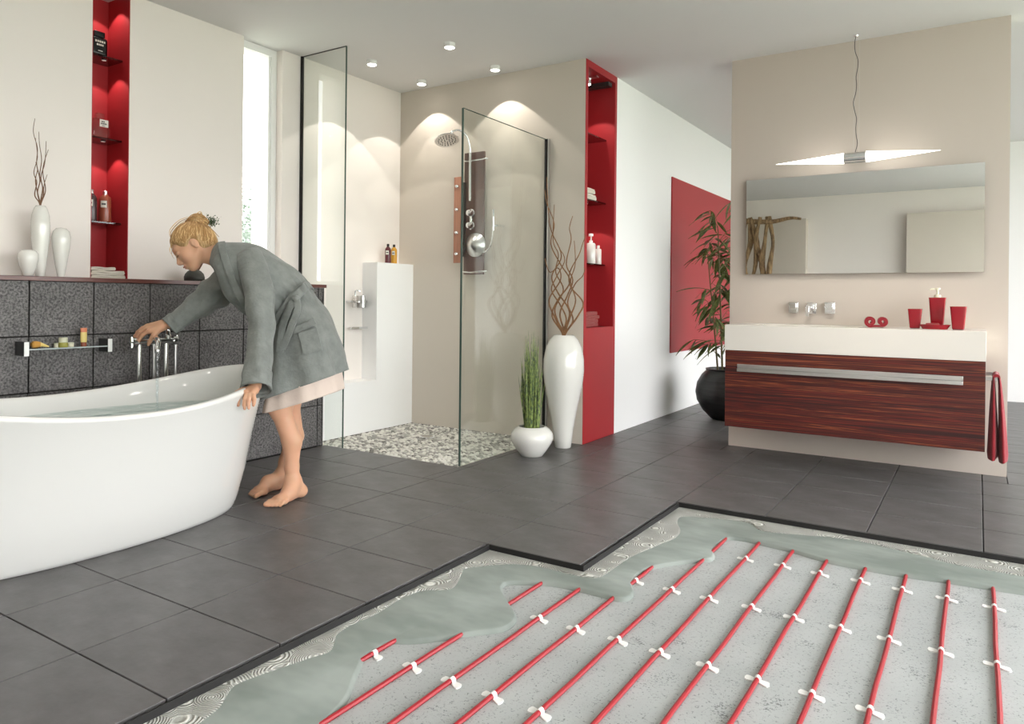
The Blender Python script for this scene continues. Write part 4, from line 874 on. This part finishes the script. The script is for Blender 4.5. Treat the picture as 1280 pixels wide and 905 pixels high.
# rolled red towel: two scrolls of one cloth
a, b_ = on(1081, 409, 1, 4.86), on(1108.5, 409, 1, 4.86)
cl_ = []
for k in range(40): th = k/39*4*PI; r = .030-.0218*k/39; cl_.append((-.030+r*math.cos(PI/2-th-PI), .030+r*math.sin(PI/2-th-PI)))
cl_ = cl_[::-1]+[(-.015, .0035), (.0, .004), (.02, .004)]+[(.034+(.027-.019*k/39)*math.cos(-PI/2+k/39*4*PI), .031+(.027-.019*k/39)*math.sin(-PI/2+k/39*4*PI)) for k in range(40)]
mb = MB().ribbon(cl_, .0102, -.045, .045, 'y', 6, .0); o = obj('rolled_towel', mb, 'towel_red', smooth=True, angle=60); o.location = ((a[0]+b_[0])/2, 4.86, ZT+.0045); o.rotation_euler = (0, 0, .15)
tag(o, 'small red guest towel rolled into two scrolls on the washbasin', 'towel')

# ------------------------------------------------------------------ things seen in the mirror and through the window
dw = thing('driftwood_sculpture', 'twisted pale driftwood stems with one long side branch', 'sculpture', loc=(-2.95, YB+.55, 0))
for k in range(6):
    x0 = -.22+.085*k; P = [(x0+.05*math.sin(k*2+q*2.2), .05*math.cos(k+q*1.7), .02+q*.385) for q in range(7)]; C_ = catmull(P, 5)
    obj('stem', MB().tube(C_, [.036+.010*math.sin(i*.5+k) for i in range(len(C_))], 10), 'drift', dw, smooth=True)
obj('branch', MB().tube(catmull([(-.20, 0, 2.28), (0, .02, 2.26), (.25, .04, 2.25), (.5, .05, 2.29), (.66, .04, 2.27)], 5), [.05-.0016*k for k in range(21)], 10), 'drift', dw, smooth=True)
obj('base', MB().lathe([(.34, 0), (.34, .03), (.3, .04), (0, .04)], 32, sy=.6), 'drift', dw, smooth=True)

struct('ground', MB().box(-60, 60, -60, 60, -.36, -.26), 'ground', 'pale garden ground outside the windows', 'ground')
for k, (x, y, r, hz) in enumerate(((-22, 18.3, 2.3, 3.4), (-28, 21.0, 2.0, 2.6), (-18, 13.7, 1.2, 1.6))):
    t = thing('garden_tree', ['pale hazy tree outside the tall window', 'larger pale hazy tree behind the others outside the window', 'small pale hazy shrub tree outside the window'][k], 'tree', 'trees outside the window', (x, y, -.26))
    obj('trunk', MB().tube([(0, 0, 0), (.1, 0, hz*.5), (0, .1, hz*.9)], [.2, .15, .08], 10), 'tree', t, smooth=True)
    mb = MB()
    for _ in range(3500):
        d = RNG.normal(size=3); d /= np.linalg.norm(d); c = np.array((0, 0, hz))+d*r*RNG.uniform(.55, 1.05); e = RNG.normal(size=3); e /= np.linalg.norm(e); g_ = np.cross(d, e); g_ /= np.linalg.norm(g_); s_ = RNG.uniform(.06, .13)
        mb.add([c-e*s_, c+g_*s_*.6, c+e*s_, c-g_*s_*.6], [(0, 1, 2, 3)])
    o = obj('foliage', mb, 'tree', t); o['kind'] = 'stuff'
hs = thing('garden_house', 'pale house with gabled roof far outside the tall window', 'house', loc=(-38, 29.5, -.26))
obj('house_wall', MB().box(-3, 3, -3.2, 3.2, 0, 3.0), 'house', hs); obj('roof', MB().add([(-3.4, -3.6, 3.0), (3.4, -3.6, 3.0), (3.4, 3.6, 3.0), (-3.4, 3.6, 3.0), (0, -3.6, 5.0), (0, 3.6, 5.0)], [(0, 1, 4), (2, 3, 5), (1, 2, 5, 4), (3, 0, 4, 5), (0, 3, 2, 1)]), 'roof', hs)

# ------------------------------------------------------------------ the woman
class SDF:
    def __init__(s, lo, hi, h):
        s.h = h; s.lo = np.array(lo, np.float32); s.n = np.ceil((np.array(hi)-np.array(lo))/h).astype(int)+1
        s.d = np.full(s.n, .2, np.float32); s.ax = [s.lo[i]+h*np.arange(s.n[i], dtype=np.float32) for i in range(3)]
    def _sub(s, lo, hi):
        a = np.clip(np.floor((lo-s.lo)/s.h).astype(int), 0, s.n-1); b = np.clip(np.ceil((hi-s.lo)/s.h).astype(int)+1, 1, s.n)
        sl = tuple(slice(a[i], b[i]) for i in range(3)); X = np.meshgrid(*[s.ax[i][sl[i]] for i in range(3)], indexing='ij'); return sl, X
    def _mix(s, sl, e, k, sub=False):
        d = s.d[sl]
        if sub:
            e = -e; h = np.clip(k-np.abs(d-e), 0, None)/k; s.d[sl] = np.maximum(d, e)+h*h*k*.25
        else:
            h = np.clip(k-np.abs(d-e), 0, None)/k; s.d[sl] = np.minimum(d, e)-h*h*k*.25
    def cap(s, a, b, ra, rb, k=.02, sub=False):
        a = np.array(a, float); b = np.array(b, float); m_ = max(ra, rb)+k+.03
        sl, X = s._sub(np.minimum(a, b)-m_, np.maximum(a, b)+m_); ab = b-a; L2 = max(ab@ab, 1e-9)
        t = np.clip(sum((X[i]-a[i])*ab[i] for i in range(3))/L2, 0, 1)
        e = np.sqrt(sum((X[i]-a[i]-t*ab[i])**2 for i in range(3)))-(ra+(rb-ra)*t); s._mix(sl, e, k, sub); return s
    def chain(s, pts, rad, k=.02):
        for i in range(len(pts)-1): s.cap(pts[i], pts[i+1], rad[i], rad[i+1], k)
        return s
    def ell(s, c, R, r, k=.02, sub=False):
        c = np.array(c, float); m_ = max(r)+k+.03; sl, X = s._sub(c-m_, c+m_); D = [X[i]-c[i] for i in range(3)]
        Q = [sum(D[i]*R[j][i] for i in range(3)) for j in range(3)]
        k0 = np.sqrt(sum((Q[j]/r[j])**2 for j in range(3))); k1 = np.sqrt(sum((Q[j]/r[j]**2)**2 for j in range(3)))
        e = k0*(k0-1)/np.maximum(k1, 1e-6); s._mix(sl, e, k, sub); return s
    def mesh(s, name):
        d = s.d; g = d < 0; nx, ny, nz = d.shape; cnt = np.zeros((nx-1, ny-1, nz-1), np.int8)
        CO = [(i, j, k) for i in (0, 1) for j in (0, 1) for k in (0, 1)]
        for (i, j, k) in CO: cnt += g[i:nx-1+i, j:ny-1+j, k:nz-1+k]
        mx = (cnt > 0) & (cnt < 8); I, J, K = np.nonzero(mx); idx = np.full(mx.shape, -1, np.int64); idx[mx] = np.arange(len(I))
        pos = np.zeros((len(I), 3)); c = np.zeros(len(I))
        for a in CO:
            for ax in range(3):
                if a[ax]: continue
                b = list(a); b[ax] = 1
                va = d[I+a[0], J+a[1], K+a[2]]; vb = d[I+b[0], J+b[1], K+b[2]]; cr = (va < 0) != (vb < 0)
                t = np.where(cr, va/np.where(cr, va-vb, 1), 0)
                for q in range(3): pos[:, q] += np.where(cr, a[q]+(t if q == ax else 0), 0)
                c += cr
        pos = pos/c[:, None]+np.stack([I, J, K], 1); V = s.lo+pos*s.h; faces = []
        for ax in range(3):
            o1, o2 = [(1, 2), (2, 0), (0, 1)][ax]; A = np.take(g, range(d.shape[ax]-1), ax); B = np.take(g, range(1, d.shape[ax]), ax)
            P = np.stack(np.nonzero(A != B), 1); P = P[(P[:, o1] > 0) & (P[:, o2] > 0) & (P[:, o1] < d.shape[o1]-1) & (P[:, o2] < d.shape[o2]-1)]
            ins = A[P[:, 0], P[:, 1], P[:, 2]]
            def at(u, v):
                Q = P.copy(); Q[:, o1] -= u; Q[:, o2] -= v; return idx[Q[:, 0], Q[:, 1], Q[:, 2]]
            q = np.stack([at(1, 1), at(0, 1), at(0, 0), at(1, 0)], 1); q[~ins] = q[~ins][:, ::-1]; faces.append(q)
        F = np.concatenate(faces); me = bpy.data.meshes.new(name); me.from_pydata(V.tolist(), [], F.tolist()); me.update(); return me
LAT = -FW                                     # her left side points at the camera
wm = np.array
# joints: direction from the photograph, distance from the floor contact of the feet, the bathtub rim and the tap
J = {k: dp(*v) for k, v in dict(
    l_heel=(376,615,3.66), l_ankle=(366,601,3.62), l_calf=(362,552,3.62), l_knee=(350,510,3.61), l_hip=(385,428,3.70),
    r_heel=(347,603,3.80), r_ankle=(353,594,3.80), r_calf=(365,545,3.82), r_knee=(362,503,3.79), r_hip=(388,425,3.82),
    pelvis=(390,416,3.76), waist=(367,378,3.77), chest=(322,343,3.74), neck0=(284,325,3.71), neck1=(264,316,3.69),
    l_sh=(312,340,3.63), l_el=(325,412,3.42), l_wr=(319,482,3.27), r_sh=(292,345,3.88), r_el=(250,382,3.80), r_wr=(210,404,3.735)).items()}
body_sdf = SDF(np.minimum.reduce(list(J.values()))-wm((.25, .25, .02)), np.maximum.reduce(list(J.values()))+wm((.2, .2, .25)), .0045)
lo = body_sdf.lo
body_sdf = SDF((min(p[0] for p in J.values())-.28, min(p[1] for p in J.values())-.25, -.008), (max(p[0] for p in J.values())+.18, max(p[1] for p in J.values())+.2, 1.45), .0045)
S = body_sdf
# trunk (under the robe)
S.chain([J['pelvis'], J['waist'], J['chest'], J['neck0']], [.105, .08, .085, .05], .06)
S.cap(J['l_sh'], J['r_sh'], .038, .038, .05); S.cap(J['l_hip'], J['r_hip'], .085, .085, .05)
S.chain([J['neck0'], J['neck1']], [.050, .045], .04)
# legs
for s_ in 'lr':
    hip, kn, ca, an, he = (J[s_+q] for q in ('_hip', '_knee', '_calf', '_ankle', '_heel'))
    S.chain([hip, kn], [.088, .056], .03)
    cb_ = ca+R0*.012      # calf muscle bulges to the back
    S.chain([kn, cb_, ca*.35+an*.65, an], [.049, .046, .033, .031], .02)
    tip = fl(337, 636) if s_ == 'l' else fl(311, 623)
    dirn = tip-he; dirn[2] = 0; ln = np.linalg.norm(dirn); dirn /= ln; side = wm((-dirn[1], dirn[0], 0))
    hz = wm((he[0], he[1], .032)); S.cap(hz, an, .031, .033, .03)
    ball = hz+dirn*(ln-.075); ball[2] = .022; inst = hz*.45+ball*.55; inst[2] = .050
    S.chain([an-wm((0, 0, .005)), inst, ball], [.033, .032, .021], .03); S.cap(hz, ball, .027, .022, .02)
    inner = side*(1 if s_ == 'l' else -1)*(1 if (side@LAT) < 0 else -1)
    S.cap(ball-inner*.026, ball+inner*.026, .018, .020, .015)
    for ti in range(5):
        o_ = inner*(.034-.0165*ti); L_ = [.062, .060, .053, .046, .038][ti]; r_ = [.0125, .0092, .009, .0085, .008][ti]
        p0 = ball+o_*.95; p0[2] = .018; p1 = ball+o_+dirn*L_*.6; p1[2] = .019; p2 = ball+o_+dirn*L_; p2[2] = r_+.001
        S.chain([p0, p1, p2], [r_+.002, r_, r_], .006)
# arms
S.chain([J['l_sh'], J['l_el'], J['l_wr']], [.038, .034, .026], .02); S.chain([J['r_sh'], J['r_el'], J['r_wr']], [.048, .038, .026], .02)
# right hand on the tap
rh_ = lambda *a: dp(*a)
S.cap(J['r_wr'], rh_(201, 407, 3.725), .024, .023, .012); S.chain([rh_(203, 404, 3.745), rh_(184, 408, 3.745)], [.019, .014], .012); S.chain([rh_(203, 409, 3.71), rh_(187, 414, 3.69)], [.020, .015], .014)
S.cap(rh_(187, 410, 3.72), rh_(201, 407, 3.73), .016, .02, .014)
for pts in ([(187,413,3.69),(178,419,3.685),(173,426,3.685),(171,432,3.688)], [(184,411,3.71),(175,416,3.705),(170,424,3.705),(168.5,430,3.708)], [(184,409,3.73),(175,413,3.728),(169,420,3.727),(167,426,3.73)], [(185,407,3.75),(178,410,3.75),(172,415,3.75),(169,420,3.75)]):
    S.chain([rh_(*p) for p in pts], [.0105, .0095, .0085, .0072], .006)
S.chain([rh_(199, 412, 3.70), rh_(191, 421, 3.685), rh_(187, 427, 3.685), rh_(185.5, 431, 3.688)], [.015, .0115, .0098, .008], .008)
# left hand on the bathtub rim, fingers over the outside
S.cap(J['l_wr'], rh_(314, 489, 3.24), .025, .022, .012)
S.chain([rh_(316, 487, 3.25), rh_(306, 491, 3.205)], [.018, .013], .012); S.chain([rh_(319, 488, 3.23), rh_(314, 494, 3.195)], [.018, .013], .012)
for pts in ([(303,490,3.205),(299,495,3.185),(297.5,502,3.18),(298,507,3.18)], [(308,492,3.195),(306,499,3.175),(305,506,3.172),(306,511,3.172)], [(312,493,3.19),(311,500,3.172),(310.5,506,3.17),(311,510.5,3.17)], [(317,494,3.19),(318,499,3.18),(317.5,504,3.178),(317,507,3.178)]):
    S.chain([rh_(*p) for p in pts], [.0100, .0090, .0080, .0070], .003)
S.chain([rh_(313, 486, 3.24), rh_(303, 487, 3.235), rh_(296, 491, 3.23), rh_(292, 495, 3.228)], [.015, .0115, .0100, .008], .008)
# head
HF = -RT*.70-UP*.60-FW*.36; HF /= np.linalg.norm(HF); HU = UP*.76-RT*.64; HU -= HF*(HU@HF); HU /= np.linalg.norm(HU); HL = np.cross(HU, HF); HR = np.stack([HF, HL, HU])
HC = dp(241, 309.5, 3.66)
hp_ = lambda f, l, u: HC+HF*f+HL*l+HU*u
S.ell(hp_(-.012, 0, .028), HR, (.092, .073, .085), .02); S.ell(hp_(.032, 0, -.030), HR, (.054, .053, .062), .03)
S.ell(hp_(.058, 0, -.080), HR, (.024, .022, .020), .025)
for s_ in (1, -1): S.cap(hp_(.055, s_*.010, -.080), hp_(-.010, s_*.050, -.042), .015, .013, .02); S.ell(hp_(.050, s_*.034, -.028), HR, (.026, .024, .022), .02)
S.ell(hp_(.066, 0, .030), HR, (.020, .046, .016), .02)
S.cap(hp_(.078, 0, .010), hp_(.1005, 0, -.026), .0075, .0095, .012); S.cap(hp_(.094, 0, -.033), hp_(.084, 0, -.036), .010, .008, .008)
for s_ in (1, -1): S.ell(hp_(.087, s_*.012, -.034), HR, (.010, .007, .007), .006); S.ell(hp_(.088, s_*.033, .004), HR, (.016, .017, .011), .008, True); S.ell(hp_(.072, s_*.031, .003), HR, (.0145, .0150, .0115), .004)
S.ell(hp_(.0835, 0, -.056), HR, (.011, .019, .0065), .006); S.ell(hp_(.0810, 0, -.068), HR, (.011, .017, .007), .006)
for s_ in (1, -1):
    S.ell(hp_(-.014, s_*.073, -.010), HR, (.017, .009, .029), .006); S.ell(hp_(-.008, s_*.083, -.006), HR, (.008, .006, .015), .004, True)
S.chain([hp_(-.045, 0, -.02), J['neck1'], J['neck0']], [.050, .048, .055], .03)
me = S.mesh('person')
wo = obj('person', me, 'skin', smooth=True, angle=180)
tag(wo, 'barefoot person in grey robe bending over the tub to the tap', 'person')
sm = wo.modifiers.new('smooth', 'SMOOTH'); sm.iterations = 3; sm.factor = .4
# face details
for s_ in (1, -1):
    obj('eyebrow', MB().tube([hp_(.083, s_*.016, .022), hp_(.081, s_*.028, .027), hp_(.068, s_*.045, .022)], [.0024, .0030, .0014], 6), 'brow', wo, smooth=True)
    obj('eyelash', MB().tube([hp_(.084, s_*.018, -.003), hp_(.0885, s_*.029, -.0070), hp_(.080, s_*.044, -.005)], [.0018, .0036, .0020], 6), 'brow', wo, smooth=True)
mb = MB(); mb.tube([hp_(.086, -.017, -.060), hp_(.0945, 0, -.0575), hp_(.086, .017, -.060)], [.002, .0042, .002], 8); mb.tube([hp_(.083, -.015, -.0635), hp_(.0900, 0, -.0675), hp_(.083, .015, -.0635)], [.002, .0045, .002], 8)
obj('lips', mb, 'lip', wo, smooth=True)
# hair
hs_ = SDF(HC-.17, HC+.19, .004)
hs_.ell(hp_(-.020, 0, .034), HR, (.098, .081, .083), .01); hs_.ell(hp_(-.055, 0, .0), HR, (.062, .072, .075), .03)
hs_.chain([hp_(-.07, 0, -.035), hp_(-.075, 0, -.075)], [.045, .022], .03)
bun = hp_(-.098, .0, .098)
hs_.ell(bun, HR, (.040, .046, .036), .02)
# cut the face free
hs_.ell(hp_(.100, 0, -.030), HR, (.074, .09, .098), .012, True); hs_.ell(hp_(-.002, .088, -.028), HR, (.036, .03, .046), .012, True); hs_.ell(hp_(-.002, -.088, -.028), HR, (.036, .03, .046), .012, True)
hair = obj('hair', hs_.mesh('hair'), 'hair', wo, smooth=True, angle=180); hsm = hair.modifiers.new('smooth', 'SMOOTH'); hsm.iterations = 3
mb = MB(); mb2 = MB()
def strand(pts, r=.0022): 
    C_ = catmull(pts, 6); n_ = len(C_); (mb if RNG.random() < .3 else mb2).tube(C_, [r*(1-.5*abs(2*k/(n_-1)-1)) for k in range(n_)], 5)
ELS = [(np.array((-.02, 0, .034)), np.array((.1005, .0835, .0855))), (np.array((-.055, 0, .0)), np.array((.0645, .0745, .0775)))]
def on_scalp(q, lift=0):
    c0 = np.array((-.035, 0, .02)); d = q-c0; d = d/np.linalg.norm(d); best = 0
    for c, r in ELS:
        o_ = (c0-c)/r; e = d/r; A, B_, C2 = e@e, 2*(o_@e), o_@o_-1; disc = B_*B_-4*A*C2
        if disc > 0: best = max(best, (-B_+math.sqrt(disc))/(2*A))
    return hp_(*(c0+d*(best+lift)))
HLN = [(.070, 0, .058), (.064, .030, .054), (.050, .055, .045), (.034, .073, .030), (.020, .078, .018), (-.005, .080, .026), (-.032, .078, .008), (-.050, .070, -.035), (-.075, .050, -.060), (-.10, .02, -.055), (-.105, 0, -.055)]
HLN = [np.array(p) for p in HLN]; HL_c = catmull(HLN, 12); BQ = np.array((-.098, 0, .098))
for sg in (1, -1):
    for p0 in HL_c:
        for rep_ in range(3):
            p = np.array(p0)*np.array((1, sg, 1))+RNG.normal(size=3)*.0025; sw = RNG.normal(size=3)*.012
            strand([on_scalp(p+(BQ-p)*t+sw*math.sin(PI*t), .0005+.004*math.sin(PI*t)*RNG.random()+.004*t) for t in (0, .18, .36, .54, .72, .88, 1.0)], RNG.uniform(.0012, .0024))
for k in range(12):            # coils of the bun
    t0 = random.uniform(0, 2*PI); R_ = random.uniform(.030, .046); tilt = random.uniform(-.5, .5)
    strand([bun+HF*R_*math.cos(t0+q*.8)+HL*R_*math.sin(t0+q*.8)*.95+HU*(.012*math.sin(q+tilt)+.022*math.cos(tilt+q*.7)) for q in range(7)], .0035)
strand([hp_(-.10, .045, .11), hp_(-.105, .07, .06), hp_(-.12, .062, .01), hp_(-.125, .05, -.045)], .0028)
for k in range(5): strand([hp_(-.08, -.03+.015*k, .13), hp_(-.03, -.05+.025*k, .135), hp_(.03, -.06+.03*k, .118), hp_(.055, -.05+.025*k, .09)], .0022)
for s_, dl in ((1, 0), (1, .012), (-1, 0)):
    strand([hp_(.066, s_*.02, .062), hp_(.086, s_*(.024+dl), .052), hp_(.098, s_*(.026+dl), .034), hp_(.100, s_*(.026+dl), .014)], .0011)
    strand([hp_(.062, s_*.03, .060), hp_(.080, s_*(.034+dl), .046), hp_(.090, s_*(.036+dl), .028)], .0010)
obj('hair_strands', mb, 'hair_light', wo, smooth=True)['kind'] = 'stuff'; obj('hair_strands', mb2, 'hair_dark', wo, smooth=True)['kind'] = 'stuff'

# robe: lofted rings (back point, front point, distance, half width)
def loft(rings, seg=72, n=8, fold=lambda v, a: 0.0, ex=2.3):
    arr = [np.concatenate([dp(*b_, d), dp(*f_, d), [w]]) for (b_, f_, d, w) in rings]; C_ = catmull(arr, n); rows = []
    for i, c in enumerate(C_):
        v = i/(len(C_)-1); B, Fp, w = c[:3], c[3:6], c[6]; ctr = (B+Fp)/2; u = (B-Fp)/2; row = []
        for k in range(seg):
            a = 2*PI*k/seg; ca, sa = math.cos(a), math.sin(a); ca = math.copysign(abs(ca)**(2/ex), ca); sa = math.copysign(abs(sa)**(2/ex), sa)
            e = 1+fold(v, a); row.append(ctr+u*ca*e+LAT*w*sa*e)
        rows.append(row)
    return rows
RB = [((276,303),(266,331),3.71,.075), ((296,302.5),(276,346),3.72,.15), ((328,310),(293,378),3.73,.185), ((357,328),(322,400),3.75,.175), ((383,354),(344,412),3.77,.150), ((401,380),(343,432),3.76,.185), ((416,407),(338,456),3.74,.21), ((427,436),(333,478),3.73,.225), ((433,463),(330,498),3.73,.235)]
def rfold(v, a):
    d = max(0, (v-.5)/.5); w = max(0, 1-abs(v-.5)/.08)
    return d*(.05*math.sin(a*6+.8+1.5*v)+.04*math.sin(a*11+2+v*5)+.02*math.sin(a*3))+w*.05*math.sin(a*19+1)+(1-d)*(.03*math.sin(a*3-v*24)+.022*math.sin(a*5+v*31+1))
mb = MB(); mb.grid(loft(RB, 96, 9, rfold))
def sleeve(pts, rad, n=9, seg=40, wr=.17, ph=0):
    P = catmull([np.concatenate([dp(*p), [r]]) for p, r in zip(pts, rad)], n); rows = []
    T = [P[min(i+1, len(P)-1)][:3]-P[max(i-1, 0)][:3] for i in range(len(P))]
    u = None
    for i, p in enumerate(P):
        t = T[i]/np.linalg.norm(T[i]); u = np.cross(t, wm((.3, .2, .9))) if u is None else u-t*(u@t); u /= np.linalg.norm(u); w = np.cross(t, u); v = i/(len(P)-1); row = []
        for k in range(seg):
            a = 2*PI*k/seg; e = 1+wr*(.5*math.sin(v*30+2.2*math.sin(a+ph)+ph)*math.exp(-((v-.48)/.22)**2)+.35*math.sin(a*4+v*7+ph)+.25*math.sin(v*44+1.6*math.sin(a*2+ph))*math.exp(-((v-.86)/.1)**2))
            row.append(p[:3]+(u*math.cos(a)+w*math.sin(a))*p[3]*e)
        rows.append(row)
    return rows
mb.grid(sleeve([(312,322,3.63),(320,348,3.56),(326,385,3.47),(326,425,3.40),(322,462,3.31),(320,486,3.26)], [.070, .074, .066, .056, .060, .064], ph=.4), True, True, False)
mb.grid(sleeve([(300,338,3.85),(281,357,3.87),(258,374,3.82),(234,392,3.77),(213,407,3.735)], [.075, .084, .074, .058, .050], ph=2.0), True, True, False)
robe = obj('robe', mb, 'robe', wo, smooth=True, angle=180); so_ = robe.modifiers.new('thick', 'SOLIDIFY'); so_.thickness = .005; so_.offset = -1
# cuffs, lapel, belt, pocket, seams
for pts_, rad_ in (([(322.5,466,3.315),(321,476,3.288),(320,487.5,3.258)], [.0635, .0655, .068]), ([(221,401,3.747),(216,405,3.74),(211.5,408.5,3.732)], [.0545, .0535, .053])):
    mb = MB(); mb.grid(sleeve(pts_, rad_, n=4, wr=.05)); cu = obj('cuff', mb, 'robe', wo, smooth=True, angle=180); s2 = cu.modifiers.new('thick', 'SOLIDIFY'); s2.thickness = .005
RV = np.array([p for r in loft(RB, 96, 9, rfold) for p in r]); rd = RV-CAM; rz = rd@FW; RPX = np.stack([CX+F_PX*(rd@RT)/rz, CY-F_PX*(rd@UP)/rz, rz], 1)
def surf(x, y, off=.0):
    d2 = (RPX[:, 0]-x)**2+(RPX[:, 1]-y)**2; c = RPX[d2 < 49]
    if not len(c): c = RPX[np.argsort(d2)[:6]]
    return dp(x, y, c[:, 2].min()-off)
def band(pts, wpx, th=.008, off=.004, far=None):
    """cloth band lying on the near side of the robe: centre line and half width in picture direction"""
    C_ = catmull([(x, y, 0) for x, y in pts], 6); rows = []
    for i, c in enumerate(C_):
        t = C_[min(i+1, len(C_)-1)]-C_[max(i-1, 0)]; t = t/np.linalg.norm(t); n_ = np.array((-t[1], t[0]))*wpx
        a = surf(c[0]+n_[0], c[1]+n_[1], off) if far is None else dp(c[0]+n_[0], c[1]+n_[1], far); b2 = surf(c[0]-n_[0], c[1]-n_[1], off) if far is None else dp(c[0]-n_[0], c[1]-n_[1], far)
        m2 = (a+b2)/2+LAT*.003; rows.append([a+LAT*th, m2+LAT*th, b2+LAT*th, b2-LAT*th*.3, m2-LAT*th*.3, a-LAT*th*.3])
    mb.grid(rows, True, True, True)
mb = MB(); band([(277,302),(279,314),(284,330),(291,350),(299,368),(309,386)], 4.2, .006, .004); obj('lapel', mb, 'robe', wo, smooth=True, angle=60)
mb = MB(); band([(273,304),(268,318),(271,336),(281,356),(293,374)], 3.5, .008, .004, 3.68); obj('lapel', mb, 'robe', wo, smooth=True, angle=60)
mb = MB(); mb.grid(loft([((383,353),(345,411),3.77,.156), ((389,361),(345,419),3.77,.160)], 96, 4, lambda v, a: .045)); bl = obj('belt', mb, 'robe', wo, smooth=True, angle=180); s3 = bl.modifiers.new('thick', 'SOLIDIFY'); s3.thickness = .007
mb = MB(); band([(369,373),(361,388),(355,404),(352,424),(350,440)], 4.5, .009, .010); obj('belt_end', mb, 'robe', wo, smooth=True, angle=60)
mb = MB(); band([(371,374),(372,388),(366,404),(360,420),(353,436)], 4.0, .009, .016); obj('belt_end', mb, 'robe', wo, smooth=True, angle=60)
mb = MB(); band([(369,372),(377,364),(385,357)], 5, .010, .014); obj('belt_loop', mb, 'robe', wo, smooth=True, angle=60)
mb = MB(); mb.lathe([(0, -.018), (.015, -.013), (.022, 0), (.015, .013), (0, .018)], 12, tuple(surf(370, 373, .022))); obj('belt_knot', mb, 'robe', wo, smooth=True, angle=60)
mb = MB(); band([(366,414),(380,408),(394,401)], 4.0, .006, .004); obj('pocket_flap', mb, 'robe', wo, smooth=True, angle=60)
mb = MB(); band([(384,412),(388,426),(391,440)], 12.0, .003, .003); obj('pocket', mb, 'robe', wo, smooth=True, angle=60)
# slip under the robe
SL = [((414,415),(342,462),3.74,.185), ((423,446),(338,485),3.73,.20), ((427,470),(334,502),3.73,.21), ((429,486),(332,514),3.73,.215)]
mb = MB(); mb.grid(loft(SL, 96, 6, lambda v, a: .03*math.sin(a*6+.5)+.02*math.sin(a*14+v*2))); sl_ = obj('slip', mb, 'slip', wo, smooth=True, angle=180); s4 = sl_.modifiers.new('thick', 'SOLIDIFY'); s4.thickness = .003
